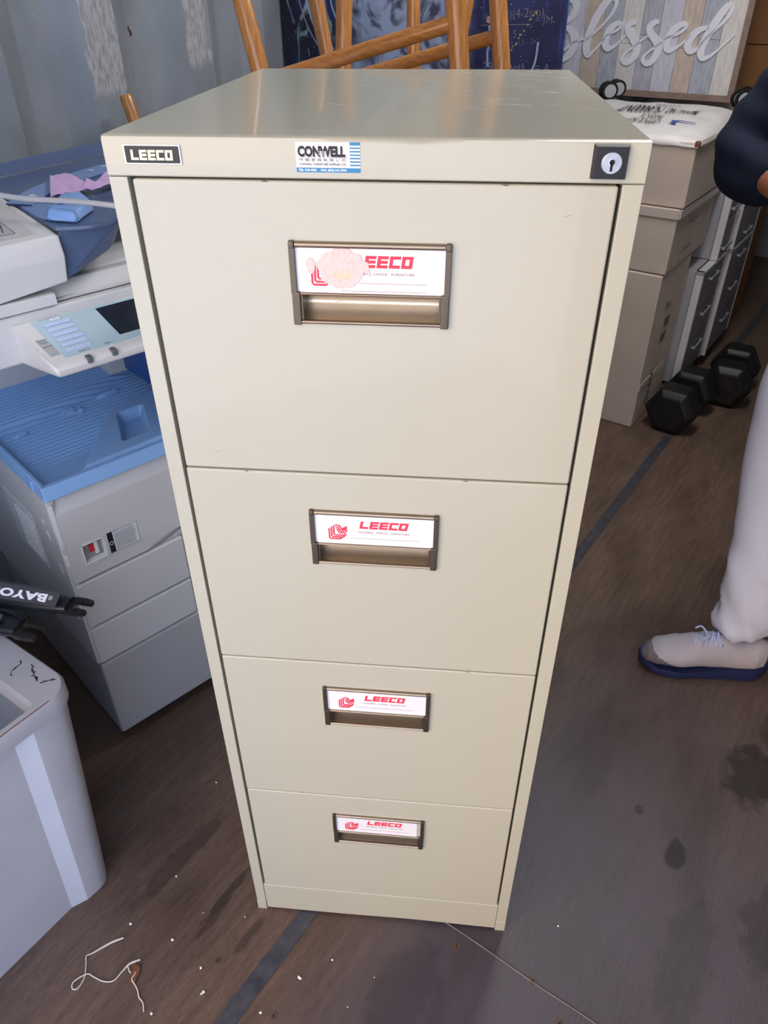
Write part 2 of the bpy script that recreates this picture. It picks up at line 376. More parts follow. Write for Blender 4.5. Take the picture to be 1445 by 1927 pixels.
def wall_material():
    m = bpy.data.materials.new('corrugated_steel'); m.use_nodes = True; n = m.node_tree; b = n.nodes['Principled BSDF']
    t = n.nodes.new('ShaderNodeTexCoord'); sep = n.nodes.new('ShaderNodeSeparateXYZ'); n.links.new(t.outputs['Object'], sep.inputs[0])
    def no_(scale, sc_, det=6):
        mp = n.nodes.new('ShaderNodeMapping'); mp.inputs['Scale'].default_value = sc_
        no = n.nodes.new('ShaderNodeTexNoise'); no.inputs['Scale'].default_value = scale; no.inputs['Detail'].default_value = det
        n.links.new(t.outputs['Object'], mp.inputs[0]); n.links.new(mp.outputs[0], no.inputs['Vector']); return no.outputs['Fac']
    def math_(op, a, bb):
        x = n.nodes.new('ShaderNodeMath'); x.operation = op
        for i, v in enumerate((a, bb)):
            if isinstance(v, (int, float)): x.inputs[i].default_value = v
            else: n.links.new(v, x.inputs[i])
        return x.outputs[0]
    def step(v, lo_, hi_):
        r = n.nodes.new('ShaderNodeMapRange'); r.inputs['From Min'].default_value = lo_; r.inputs['From Max'].default_value = hi_; n.links.new(v, r.inputs['Value']); return r.outputs[0]
    def mix(f, a, bb):
        x = n.nodes.new('ShaderNodeMix'); x.data_type = 'RGBA'; n.links.new(f, x.inputs['Factor'])
        for s_, v in ((x.inputs[6], a), (x.inputs[7], bb)):
            if isinstance(v, tuple): s_.default_value = v
            else: n.links.new(v, s_)
        return x.outputs[2]
    g = no_(9, (1, 1, 0.5)); r = n.nodes.new('ShaderNodeValToRGB'); n.links.new(g, r.inputs[0])
    r.color_ramp.elements[0].position = 0.3; r.color_ramp.elements[0].color = lin((126, 134, 140)); r.color_ramp.elements[1].position = 0.7; r.color_ramp.elements[1].color = lin((150, 156, 163))
    col = r.outputs[0]
    # whitish peeling filler stripes on two flats
    for (a, c, z0) in ((0.672, 0.764, 1.205), (0.975, 1.05, 1.245)):
        e1 = no_(40, (1, 1, 0.45)); e1 = math_('MULTIPLY', math_('SUBTRACT', e1, 0.5), 0.06)
        s_ = math_('ADD', sep.outputs['X'], e1); z_ = math_('ADD', sep.outputs['Z'], e1)
        k = math_('MULTIPLY', math_('MULTIPLY', step(s_, a-.003, a+.003), step(s_, c+.003, c-.003)), step(z_, z0-.01, z0+.01))
        pw = no_(120, (1, 1, 0.3)); rr = n.nodes.new('ShaderNodeValToRGB'); n.links.new(pw, rr.inputs[0])
        rr.color_ramp.elements[0].position = 0.35; rr.color_ramp.elements[0].color = lin((142, 142, 146)); rr.color_ramp.elements[1].position = 0.6; rr.color_ramp.elements[1].color = lin((182, 181, 184))
        col = mix(k, col, rr.outputs[0])
    # rust spots, white flecks and a long scratch
    sp = step(no_(34, (1, 1, 0.5), 3), 0.735, 0.76); col = mix(sp, col, lin((84, 52, 38)))
    fl = step(no_(85, (1, 1, 1), 2), 0.76, 0.80); col = mix(fl, col, lin((196, 198, 202)))
    n.links.new(col, b.inputs['Base Color']); b.inputs['Roughness'].default_value = 0.5
    bp = n.nodes.new('ShaderNodeBump'); bp.inputs['Strength'].default_value = 0.4; bp.inputs['Distance'].default_value = 0.003
    n.links.new(g, bp.inputs['Height']); n.links.new(bp.outputs[0], b.inputs['Normal'])
    return m
M['wall'] = wall_material()
M['ceil'] = mat('pale_ceiling_paint', (232, 232, 230), 0.6, var=0.05, scale=4)
S0, S1 = -1.0, 4.7; NL, NR, ZT = 1.30, -1.06, 2.39
f = MB(); f.box(S0, S1, NR-0.04, 1.34, -0.03, 0.0, 'floor'); struct(f.build('floor'))
def corrugated(name, n0, sign, k0):
    prof = []; k = -14
    while True:
        s0 = k0 + k*0.294
        for ds, dn in ((0, -0.042), (0.092, -0.042), (0.155, 0), (0.236, 0)):
            if S0 < s0+ds < S1: prof.append((s0+ds, n0+dn*sign))
        k += 1
        if s0 > S1: break
    prof = [(S0, n0)] + prof + [(S1, n0)]
    back = [(a, n0+0.01*sign) for a, b in reversed(prof)]
    vs = []; fs = []
    N_ = len(prof)
    for (a, b) in prof: vs += [(a, b, 0), (a, b, ZT)]
    for (a, b) in prof: vs += [(a, b+0.003*sign, 0), (a, b+0.003*sign, ZT)]
    for i in range(N_-1): fs += [(2*i, 2*i+2, 2*i+3, 2*i+1), (2*N_+2*i, 2*N_+2*i+1, 2*N_+2*i+3, 2*N_+2*i+2)]
    fs += [(0, 1, 2*N_+1, 2*N_), (2*N_-2, 4*N_-2, 4*N_-1, 2*N_-1)]
    w = MB(); w.add(vs, fs, 'wall')
    return struct(w.build(name, angle=10))
corrugated('wall_left', NL, 1, 0.672)
corrugated('wall_right', NR, -1, 0.672)
w = MB(); w.box(S1, S1+0.03, NR-0.02, NL+0.02, 0, ZT, 'wall'); struct(w.build('wall_back'))
w = MB(); w.box(S0, S1+0.03, NR-0.02, NL+0.02, ZT, ZT+0.03, 'ceil'); struct(w.build('ceiling'))
w = MB(); w.box(-.98, -.94, .60, NL-.005, 0, ZT, 'wall'); struct(w.build('light_blocker_1'))  # unseen panel added to block daylight on the left side
# unseen white lamp added on the ceiling to brighten the far end
w = MB(); w.box(.8, 2.0, -.10, .22, ZT-.045, ZT-.003, 'ceil', .004); o = w.build('added_fill_housing'); o.rotation_euler = (0, 0, TH)
tagit(o, 'unseen added white fill lamp on the container ceiling behind the filing cabinet', 'lamp')
cl = bpy.data.lights.new('added_fill_light', 'AREA'); cl.shape = 'RECTANGLE'; cl.size = 1.1; cl.size_y = .26; cl.energy = 18; cl.color = (1.0, .97, .93)
co_ = bpy.data.objects.new('added_fill_light', cl); COL.objects.link(co_); co_.location = W(1.4, .06, ZT-.05); co_.rotation_euler = (0, 0, TH)
# yard outside the doors
M['yard'] = mat('yard_concrete', (168, 174, 184), 0.85, var=0.08, scale=3)
w = MB(); w.box(-20, S0, -12, 12, -0.05, -0.01, 'yard'); struct(w.build('trim_1'))
# steel strip and plywood joints in the floor
w = MB(); w.box(S0, S1, 0.100, 0.132, -0.01, 0.0015, 'seam', 0.0008); struct(w.build('trim_2'))
M['joint'] = mat('plywood_joint', (58, 54, 60), 0.9)
M['jointedge'] = mat('worn_joint_edge', (140, 134, 140), 0.8)
w = MB()
P = [(0.065 + 0.0025*noise.noise(Vector((y*9, 0, 0))), y) for y in [0.098 - i*0.03 for i in range(38)]]
w.ribbon(P, 0.0018, 0.0012, 'joint'); w.ribbon([(a-0.0016, b) for a, b in P], [0.0006+0.0012*abs(noise.noise(Vector((b*14, 3, 0)))) for a, b in P], 0.0014, 'jointedge')
struct(w.build('trim_3'))

# ------------------------------------------------------------ the filing cabinet
CW, CH, CD = 0.23, 1.3079, 0.6087
cab = empty('filing_cabinet', (0, 0, 0), 0, 'tall cream four drawer steel filing cabinet standing in the middle of the container', 'filing cabinet')
b = MB(); PT = 'paint'
b.box(-CW+.001, -CW+.0035, 0.004, CD-.002, 0.0, CH-.032, PT)
b.box(CW-.0035, CW-.001, 0.004, CD-.002, 0.0, CH-.032, PT)
b.box(-CW+.003, CW-.003, CD-.004, CD-.001, 0.0, CH-.01, PT)
b.box(-CW+.003, CW-.003, 0.03, CD-.004, 0.012, 0.02, PT)
b.build('body', cab)
def stile(x0, x1, flare):
    m = MB(); m.box(x0, x1, 0.0, 0.02, 0.004, 1.2752, PT, 0.0012)
    # bent foot tab
    m.hull([(x0-flare*.0, -.001, .0), (x1, -.001, .0), (x0, -.0012, .03), (x1, -.0012, .03), (x0, .01, 0), (x1, .01, 0), (x0, .01, .03), (x1, .01, .03)], PT, 0.0006)
    return m
stile(-.2290, -.2120, 1).build('left_stile', cab)
stile(.2112, .2290, -1).build('right_stile', cab)
# top with its folded front rail: slightly dented along the front edge
def top_part():
    m = MB(); nx = 80; xs = [-CW + 2*CW*i/nx for i in range(nx+1)]
    def dent(x): return 0.0022*math.exp(-((x-0.045)/0.018)**2) + 0.0010*math.exp(-((x-0.01)/0.03)**2)
    prof = lambda x: [(CD, CH-.03), (CD, CH-.002), (CD-.002, CH), (0.012, CH), (0.0035, CH-dent(x)*.7), (0.0012, CH-.0010-dent(x)), (0.0, CH-.0035-dent(x)), (0.0, 1.2768), (0.001, 1.2757), (0.012, 1.2757), (.012, 1.279), (0.004, 1.279), (.004, CH-.008), (CD-.004, CH-.008), (CD-.004, CH-.03)]
    rings = [[(x, y, z) for (y, z) in prof(x)] for x in xs]
    # rounded ends
    rings[0] = [(x+.0006, y if y > .01 else y+.0012, z-.0006 if z > 1.29 else z) for x, y, z in rings[0]]
    rings.insert(1, [(-CW+.0012, y, z) for y, z in prof(-CW)])
    rings[-1] = [(x-.0006, y if y > .01 else y+.0012, z-.0006 if z > 1.29 else z) for x, y, z in rings[-1]]
    rings.insert(-1, [(CW-.0012, y, z) for y, z in prof(CW)])
    m.loft(rings, PT)
    # closed sides of the folded cap
    for x in (-CW+.0008, CW-.0028): m.box(x, x+.002, 0.002, CD-.002, CH-.032, CH-.002, PT)
    return m
top = top_part().build('top', cab, angle=40)
m = MB()    # scratches on the top, right-hand side
XF = plane_xf((0, 0, CH+.0001), (1, 0, 0), (0, 1, 0))
for i in range(34):
    x = random.uniform(.07, .22); y = random.uniform(.15, .58); L = random.uniform(.008, .04); a = random.gauss(-.45, .25)
    if random.random() < .15: x = random.uniform(-.2, .05)
    pts = catmull([(x + L*t*math.cos(a), y + L*t*math.sin(a)+random.gauss(0, .0012)) for t in (0, .33, .66, 1)], 3)
    m.ribbon(pts, 0.00035, 0.00005, 'scratch', XF)
m.build('scratches', top)
for nm, x0, x1 in (('kick_plate', -.2110, .2105),):
    m = MB(); n_ = 40; rings = []
    for i in range(n_+1):
        x = x0 + (x1-x0)*i/n_; zb = .006 + .0035*math.exp(-((x-.06)/.09)**2)
        rings.append([(x, .0012, .0862), (x, .0002, .085), (x, .0002, zb), (x, .0016, zb), (x, .0016, .084), (x, .02, .084), (x, .02, .0862)])
    m.loft(rings, PT); m.build(nm, cab)
m = MB(); XF = plane_xf((0, .0001, 0), (1, 0, 0), (0, 0, 1))
def smudge(mb, x, z, L, h, a, mtl, y=0.0):
    xf = plane_xf((x, y-.00002, z), (math.cos(a), 0, math.sin(a)), (-math.sin(a), 0, math.cos(a)))
    pts = [(L*(t-.5), h*.3*math.sin(t*9+x*99)) for t in [i/8 for i in range(9)]]
    mb.ribbon(pts, [h*(.15+math.sin(math.pi*i/8)*.6) for i in range(9)], .00008, mtl, xf)

def lee_logo(mb, ox, oz, S, m_, xf, cut=False):
    # nested angular bands: three L-shaped strokes, an inner kinked stroke and a fin at the right
    def P(pts, w): 
        mb.ribbon([(ox+a*S, oz+b_*S) for a, b_ in pts], w*S, .0003, m_, xf)
    w = .085
    P([(.045, .72), (.045, .12), (.10, .045), (.62, .045), (.72, .14)], w)
    P([(.17, .84), (.17, .22), (.22, .17), (.78, .17), (.88, .27)], w)
    P([(.295, .93), (.295, .35), (.34, .295), (.86, .295), (.96, .37)], w)
    if not cut:
        P([(.36, .95), (.58, .95), (.90, .40)], w)
        P([(.40, .82), (.50, .82), (.76, .40)], w)
        P([(.42, .70), (.46, .68), (.62, .40)], w*.8)
        mb.prism([(ox+x*S, oz+z*S) for x, z in ((.72, .74), (1.0, .94), (1.0, .46), (.92, .58))], 0, .0003, m_, xf=xf)
    else:
        P([(.40, .72), (.62, .40)], w*1.3)

def card_print(z0, kind):
    # z0: top of handle frame ; local card plane 4.2 mm in front
    m = MB(); xf = plane_xf((0, -.0009, 0), (1, 0, 0), (0, 0, 1))
    sx = -.0015 if kind == 3 else 0.0
    lx = -.0168
    if kind != 0:
        block(m, 'LEECO', lx+sx, z0-.0232, .0099, .0102, .25, .0012, 'red', xf, slant=.22)
        text(m, 'MODERN   OFFICE   FURNITURE', .0034, 'tag', xf @ Matrix.Translation((lx+sx-.0012, z0-.0296, 0)), width=.0585)
        lee_logo(m, -.0525+sx, z0-.0405, .0215, 'red', xf)
        m.ribbon([(-.0275+sx, z0-.0375), (.052+sx, z0-.0375)], .00035, .0001, 'tag', xf)
    else:
        block(m, 'EECO', lx+.0115, z0-.0225, .0099, .0108, .25, .0012, 'red', xf, slant=.15)
        text(m, 'MODERN   OFFICE   FURNITURE', .0034, 'tag', xf @ Matrix.Translation((lx-.0012, z0-.0292, 0)), width=.0585)
        lee_logo(m, -.0545, z0-.0400, .0225, 'red', xf, cut=True)
        m.ribbon([(-.01, z0-.0368), (.052, z0-.0368)], .00035, .0001, 'tag', xf)
        m.ribbon([(-.0275, z0-.0442), (.052, z0-.0442)], .00035, .0001, 'tag', xf)
    return m
def handle_mesh(z0):
    m = MB(); B = 'bronze'; D = 'bronze_dark'; h = .0735
    yb = .003
    # top rail (half round), middle rail, bottom rail
    for (za, zb, pr) in ((z0-.0058, z0, .0042), (z0-.0490, z0-.0462, .0030), (z0-.0765, z0-.0722, .0040)):
        ring = []
        for x in (-h+.006, h-.006):
            ring.append([(x, yb, za), (x, yb, zb)] + [(x, -pr*math.sin(math.pi*t/8)**.8, zb+(za-zb)*(1-math.cos(math.pi*t/8))/2) for t in range(0, 9)])
        m.loft(ring, B)
    for sx in (-1, 1):
        xo = sx*h; xi = sx*(h-.0056); xl = sx*(h-.0082)
        a, c = sorted((xo, xi)); m.box(a, c, -.0040, yb, z0-.0475, z0-.0055, D, .0006)
        m.box(a, c, -.0048, yb, z0-.0062, z0+.0005, D, .0014)
        a, c = sorted((sx*(h-.0004), xl)); m.box(a, c, -.0046, yb, z0-.0772, z0-.0455, D, .0012)
        a, c = sorted((xl, sx*(h-.0100))); m.box(a, c, -.002, .018, z0-.0735, z0-.0485, D)
    # scooped pull: concave channel, open at the front
    ring = []
    for x in (-h+.008, h-.008):
        o_ = [(x, -.001 + .0200*math.sin(math.pi*t/12)**.75, z0-.0487-.0238*t/12) for t in range(13)]
        i_ = [(x, .001 + .0215*math.sin(math.pi*t/12)**.75, z0-.0487-.0238*t/12) for t in range(13)]
        ring.append(o_ + i_[::-1])
    m.loft(ring, 'scoop')
    # backing plate behind the card
    m.box(-h+.004, h-.004, .0008, .0022, z0-.0475, z0-.004, 'bronze_dark')
    return m
zs = [1.2746, .9776, .6805, .3800, .0872]
for i in range(4):
    zt, zb = zs[i]-.0006, zs[i+1]+.0012
    hz = zs[i] - (.0500, .0480, .0465, .0475)[i]
    # front sheet with an opening for the pull
    xa, xb, y0 = -.2083 + (.0006, 0, .0003, .0005)[i], .2083, -.0012
    m = MB()
    m.box(xa, xb, y0, .014, zb, zt, PT, 0.0022, 3)
    me = m.build('drawer', cab, angle=30)
    cut = MB(); cut.box(-.0655, .0655, -.01, .05, hz-.0728, hz-.0488, PT); co = cut.build('cutter')
    md = me.modifiers.new('b', 'BOOLEAN'); md.object = co; md.operation = 'DIFFERENCE'; md.solver = 'EXACT'
    dg = bpy.context.evaluated_depsgraph_get(); dg.update()
    nm = bpy.data.meshes.new_from_object(me.evaluated_get(dg)); me.modifiers.clear(); me.data = nm; wn(me)
    bpy.data.objects.remove(co)
    shell = MB()
    shell.box(-.20, -.198, .014, .55, zb+.02, zt-.03, 'dark'); shell.box(.198, .20, .014, .55, zb+.02, zt-.03, 'dark')
    shell.box(-.20, .20, .014, .55, zb+.018, zb+.02, 'dark'); shell.box(-.20, .20, .03, .032, zb+.02, zt-.03, 'dark')
    shell.build('drawer_tray', me)
    hm = handle_mesh(hz); off = y0
    for k in range(len(hm.v)): hm.v[k] = (hm.v[k][0], hm.v[k][1]+off, hm.v[k][2])
    hm.build('handle', me)
    cx = -.0035 if i == 3 else 0
    c = MB(); c.box(-.0678+cx, .0678+cx-(.002 if i == 3 else 0), -.0008, .0006, hz-.0468, hz-.0052, 'card')
    for k in range(len(c.v)): c.v[k] = (c.v[k][0], c.v[k][1]+off, c.v[k][2])
    c.build('label_card', me)
    p = card_print(hz, i)
    for k in range(len(p.v)): p.v[k] = (p.v[k][0], p.v[k][1]+off, p.v[k][2])
    p.build('card_print', me)
    if i == 0:
        t = MB(); xf = plane_xf((-.0265, -.00135+off, hz-.0235), (1, 0, 0), (0, 0, 1))
        n_ = 72; n_ = 200; poly = [((.0215+.0004*random.uniform(-1, 1)+.0012*noise.noise(Vector((math.cos(a_)*9, math.sin(a_)*9, 1)))+.0018*noise.noise(Vector((math.cos(a_)*2, math.sin(a_)*2, 1)))*2.2)*math.cos(a_), (.0182+.0016*noise.noise(Vector((math.cos(a_)*3, math.sin(a_)*3, 5)))*2)*math.sin(a_)) for a_ in [2*math.pi*k/n_ for k in range(n_)]]
        t.prism(poly, 0, .0002, 't' if False else 'torn', xf=xf)
        poly = [(-.028+.0052*(1+.3*noise.noise(Vector((math.cos(a_)*2, math.sin(a_)*2, 9))))*math.cos(a_)*.8, .002+.0075*math.sin(a_)) for a_ in [2*math.pi*k/24 for k in range(24)]]
        t.prism(poly, 0, .0002, 'torn', xf=xf)
        t.prism([(.018, .008), (.0245, .006), (.026, .000), (.0275, -.008), (.024, -.004), (.018, -.002)], 0, .00018, 'torn', xf=xf)
        poly = [(.001+.0085*(1+.4*noise.noise(Vector((math.cos(a_)*2, math.sin(a_)*2, 4))))*math.cos(a_), -.006+.0042*(1+.5*noise.noise(Vector((math.cos(a_)*3, math.sin(a_)*3, 2))))*math.sin(a_)) for a_ in [2*math.pi*k/36 for k in range(36)]]
        t.prism(poly, 0, .00035, 'glue', xf=xf)
        t.build('torn_patch', me)['label'] = 'rough torn patch with orange glue stain'
    # small chips along the drawer edges
    t = MB()
    for (x, dz, L) in (((-.09, -.0003, .006), (.115, -.0003, .007)), ((-.14, -.0004, .005), (.10, -.0004, .006)), ((.12, -.0004, .004),), ((-.12, .003, .006), (.13, -.28, .007), (.16, -.268, .009)))[i]:
        smudge(t, x, zt+dz if dz > -.1 else zt+dz, L, .0011, -.03, 'chip' if dz > -.1 else 'scuff', y0)
    if i == 0: 
        for (x, z) in ((-.03, 1.17), (.17, 1.25), (-.17, 1.0)): smudge(t, x, z, .008, .0008, .3, 'scuff', y0)
    t.build('scuffs', me)
# rail hardware on the header: badge, sticker, lock
hd = MB(); xf = plane_xf((-.1855, -.0001, 1.2935), (1, 0, 0), (0, 0, 1))
hd.box(-.2105, -.1605, -.0016, .001, 1.2858, 1.3012, 'white', .0005)
hd.box(-.2092, -.1618, -.0026, .001, 1.2868, 1.3002, 'black', .0010)
bd = hd.build('name_badge', cab)
hd = MB(); block(hd, 'LEECO', -.0185, -.0042, .0066, .0080, .24, .0009, 'gold', xf @ Matrix.Translation((0, 0, .0026)), slant=.05, d=.0004); hd.build('badge_lettering', bd)
st = MB(); SX, SZ = -.0615, 1.2812; xf = plane_xf((SX, -.0001, SZ), (1, 0, 0), (0, 0, 1))
sw, sh = .0545, .0232
st.box(SX, SX+sw, -.0003, .0005, SZ, SZ+sh, 'white'); so = st.build('maker_sticker', cab)
st = MB(); X2 = xf @ Matrix.Translation((0, 0, .00025))
st.prism([(0, 0), (sw, 0), (sw, .0036), (0, .0036)], 0, .0001, 'skyblue', xf=X2)
for k in range(7):
    zz = .0052 + k*.00262; hgt = .0012 + (.0012 if k == 6 else 0)
    st.prism([(sw-.0088, zz), (sw, zz), (sw, zz+hgt), (sw-.0088, zz+hgt)], 0, .0001, 'skyblue', xf=X2)
text(st, 'CONWELL', .0105, 'inksoft', X2 @ Matrix.Translation((.0026, .0116, 0)), width=.0405, bold=.0004, d=.00005)
text(st, 'CONWELL', .0105, 'ink', X2 @ Matrix.Translation((.0016, .0126, 0)), width=.0405, bold=.0006, d=.00012)
for k in range(3): st.prism([(.0192, .0134+k*.0012), (.0262, .0134+k*.0012), (.0262, .0138+k*.0012), (.0192, .0138+k*.0012)], .0002, .0003, 'white', xf=X2)
text(st, '\u4ef5\u5a01\u5bb6\u5177\u6709\u9650\u516c\u53f8', .0030, 'ink', X2 @ Matrix.Translation((.0025, .0086, 0)), width=.0395, spacing=1.5)
text(st, 'CONWELL FURNITURE SUPPLIES LTD.', .0024, 'ink', X2 @ Matrix.Translation((.0024, .0055, 0)), width=.0405, bold=.00004)
text(st, 'TEL: 545-4202     FAX: (852) 541-2744', .0024, 'white', X2 @ Matrix.Translation((.0018, .0010, 0)), width=.0410, bold=.00006)
st.build('sticker_print', so)
lk = MB(); lk.hull([(.1832, 0, 1.2795), (.2118, 0, 1.2795), (.1832, 0, 1.3060), (.2118, 0, 1.3060), (.1850, -.0042, 1.2800), (.2112, -.0042, 1.2800), (.1850, -.0042, 1.3040), (.2112, -.0042, 1.3040)], 'blackrim', .0003)
lk.box(.1856, .2108, -.0046, -.0040, 1.2804, 1.3036, 'black')
lo_ = lk.build('lock_plate', cab)
lk = MB(); xf = Matrix.Translation((.1985, -.0046, 1.2922)) @ Matrix.Rotation(math.radians(90), 4, 'X')
lk.lathe([(.0083, -.001), (.0083, .0006), (.0078, .0010), (.0001, .0010)], 'chrome', 40, xf)
lc = lk.build('lock_cylinder', lo_)
lk = MB(); xf2 = xf @ Matrix.Translation((0, 0, .0010))
lk.lathe([(.0028, 0), (.0028, .0003), (.0024, .00035)], 'chrome', 24, xf2 @ Matrix.Translation((0, .0008, 0)))
lk.lathe([(.0021, 0), (.0021, .0005)], 'dark', 24, xf2 @ Matrix.Translation((0, .0008, 0)))
lk.box(-.0011, .0011, -.0060, -.0002, 0, .0004, 'gun', xf=xf2); lk.box(-.0006, .0006, -.0055, .0, .0002, .0005, 'dark', xf=xf2)
lk.build('keyhole', lo_)

# ------------------------------------------------------------ photocopier (local x along its front, y into its depth)
CA = math.radians(49.0)
cop = empty('photocopier', (-.618, .339, 0), CA, 'large grey photocopier with blue output tray, left of the filing cabinet', 'photocopier')
WD, DP = .56, .54
m = MB(); m.box(.012, WD-.01, .012, DP, .25, .668, 'grey', .004)
m.box(.245, WD-.005, .002, .03, .26, .47, 'grey2', .002)
m.build('main_body', cop)
m = MB(); m.box(0, WD, 0, DP, .03, .2515, 'grey2', .006, 3); m.build('base_cabinet', cop)
for (x, y) in ((.08, .08), (WD-.08, .08), (.08, DP-.08), (WD-.08, DP-.08)):
    m = MB(); m.tube([(x-.012, y, .016), (x+.012, y, .016)], .016, 'rubber', 16); m.build('caster_wheel', cop)
def front_drawer(z0, z1):
    m = MB(); m.box(0.001, .236, 0, .03, z0, z1, 'grey', .005, 3)
    d = m.build('paper_drawer', cop)
    t = MB(); t.box(.2362, .2455, .004, .018, (z0+z1)/2-.018, (z0+z1)/2+.004, 'lgrey', .002); t.build('drawer_tab', d)
    return d
front_drawer(.2545, .352); front_drawer(.3555, .469)
# front cover with slanted top strip, recessed latch and scooped grip at its right
m = MB(); m.hull([(0, 0, .474), (WD, 0, .474), (0, 0, .636), (WD, 0, .636), (0, .012, .667), (WD, .012, .667), (0, .03, .667), (WD, .03, .667), (0, .03, .474), (WD, .03, .474)], 'grey', .003)
fc = m.build('front_cover', cop)
cut = MB(); cut.box(.033, .076, -.01, .014, .508, .552, 'lgrey'); co = cut.build('cutter', cop)
cut2 = MB(); cut2.hull([(.150, -.02, .470), (.26, -.02, .470), (.150, -.003, .486), (.26, .006, .500), (.15, .0, .47), (.26, .02, .470), (.26, -.02, .500)], 'lgrey'); co2 = cut2.build('cutter', cop)
for q in (co, co2):
    md = fc.modifiers.new('b', 'BOOLEAN'); md.object = q; md.solver = 'EXACT'
dg = bpy.context.evaluated_depsgraph_get(); dg.update()
nm = bpy.data.meshes.new_from_object(fc.evaluated_get(dg)); fc.modifiers.clear(); fc.data = nm; wn(fc)
bpy.data.objects.remove(co); bpy.data.objects.remove(co2)
m = MB(); 
for (a, c, e_, g_) in ((.031, .0345, .506, .554), (.0745, .078, .506, .554)): m.box(a, c, -.001, .013, e_, g_, 'lgrey', .001)
for (e_, g_) in ((.506, .5095), (.5505, .554)): m.box(.031, .078, -.001, .013, e_, g_, 'lgrey', .001)
m.box(.033, .076, .012, .014, .508, .552, 'lgrey'); m.box(.058, .066, .006, .013, .516, .545, 'lgrey', .002)
m.build('latch_window', fc)
m = MB(); m.box(.048, .059, .008, .013, .524, .541, 'redlamp', .001); m.build('red_latch', fc)['label'] = 'small red latch'
m = MB(); m.box(.0835, .146, -.0004, .0002, .508, .5555, 'lgrey'); xf = plane_xf((.0835, -.0005, .508), (1, 0, 0), (0, 0, 1))
m.prism([(0, 0), (.011, 0), (.011, .0475), (0, .0475)], 0, .0002, 'black', xf=xf)
m.ribbon([(.011, .0003), (.0622, .0003), (.0622, .0472), (.011, .0472)], .0006, .0002, 'black', xf)
for k in range(11): m.prism([(.0135, .004+k*.0034), (.0135+random.uniform(.038, .046), .004+k*.0034), (.056, .0052+k*.0034), (.0135, .0052+k*.0034)], .0001, .0002, 'inkgrey', xf=xf)
text(m, 'Caution  Toner  Handling', .004, 'ink', xf @ Matrix.Translation((.0135, .0425, 0)), width=.04)
m.lathe([(.0042, 0), (.0042, .0003)], 'lgrey', 16, xf @ Matrix.Translation((.0055, .022, .0001))); m.lathe([(.0030, 0), (.0030, .0004)], 'black', 16, xf @ Matrix.Translation((.0055, .022, .0001)))
m.build('warning_label', fc)
# left side panel with vent
m = MB(); m.box(-.004, .012, .004, DP, .255, .667, 'grey', .003); sp = m.build('side_panel', cop)
m = MB()
m.box(-.0050, -.0035, .118, .265, .447, .582, 'lgrey', .0008)
for k in range(9): m.box(-.0075, -.004, .128, .215, .462+k*.0118, .4665+k*.0118, 'lgrey', .0008)
m.build('vent_grille', sp)
for (y, z) in ((.055, .60), (.05, .575), (.046, .568)):
    m = MB(); m.lathe([(.006, 0), (.006, .001), (.003, .0012)], 'lgrey', 14, Matrix.Translation((-.0040, y, z)) @ Matrix.Rotation(math.radians(-90), 4, 'Y')); m.build('screw_cap', sp)
for (y, z) in ((.03, .50), (.03, .488), (.028, .38), (.022, .37)):
    m = MB(); m.box(-.0052, -.0035, y, y+.012, z, z+.007, 'lgrey', .001); m.build('panel_hook', sp)
m = MB()   # front corner post with hooks
m.box(-.003, .006, -.001, .012, .56, .66, 'lgrey', .002); m.box(-.003, .006, -.001, .010, .52, .545, 'lgrey', .002); m.build('hinge_strip', cop)
# blue output tray
def tray_z(p, q):
    rim = .698
    z = .668 + .024*max(0, (q-.02))/.4
    # edge of raised right platform
    ex = .083 + (q-.018)*.80 if q < .17 else .205 + (q-.17)*3.0
    def sm(a, b_, x):
        t = max(0, min(1, (x-a)/(b_-a))); return t*t*(3-2*t)
    inside = sm(.010, .018, q)*sm(.006, .014, p)*(1-sm(WD-.014, WD-.006, p))
    plat = sm(-.018, .006, p-ex)
    ridge = 0.0
    if q > .085:
        f_ = sm(.085, .11, q)*sm(.010, .03, p)*(1-plat)
        ph = (q*1000/13.5) % 1.0
        ridge = .0042*f_*(0.5+0.5*math.cos(2*math.pi*ph))
    arc = sm(0, .03, q-.26-.9*(p-.05)**2)*.010
    zz = z + ridge + arc
    pl = .7005 + .003*sm(0, .3, p)
    # recessed quad in the platform
    if p > .165 and p < .30:
        k = sm(.176+(q-.05)*.42, .184+(q-.05)*.42, p)*(1-sm(.222+(q-.05)*.42, .236+(q-.05)*.42, p))*sm(.048, .058, q)*(1-sm(.150, .162, q)); pl -= .020*k
    zz = zz*(1-plat) + pl*plat
    # sculpted lugs on the ridged area
    for (cx, cy, rx, ry, hh) in ((.056, .239, .012, .006, .004), (.165, .265, .016, .008, .004), (.188, .258, .006, .012, .003), (.262, .285, .022, .010, .005)):
        d = math.hypot((p-cx)/rx, (q-cy)/ry)
        if d < 1.3: zz += hh*1.3*(1-sm(.8, 1.3, d))
    return rim*(1-inside) + zz*inside
gx, gy = 230, 240; vs = []; fs = []
for j in range(gy+1):
    for i in range(gx+1):
        p = WD*i/gx; q = .43*j/gy; vs.append((p, q, tray_z(p, q)))
for j in range(gy):
    for i in range(gx): a = j*(gx+1)+i; fs.append((a, a+1, a+gx+2, a+gx+1))
m = MB(); m.add(vs, fs, 'blue')
m.hull([(-.004, -.005, .671), (WD, -.005, .671), (-.004, .0, .6985), (WD, 0, .6985), (-.004, .006, .6985), (WD, .006, .6985), (-.004, .006, .669), (WD, .006, .669)], 'blue', .0022, 3)
m.hull([(-.0055, 0, .671), (-.0055, .43, .671), (-.0015, 0, .6985), (-.0015, .43, .6985), (.006, 0, .6985), (.006, .43, .6985), (.006, 0, .669), (.006, .43, .669)], 'blue', .0022, 3)
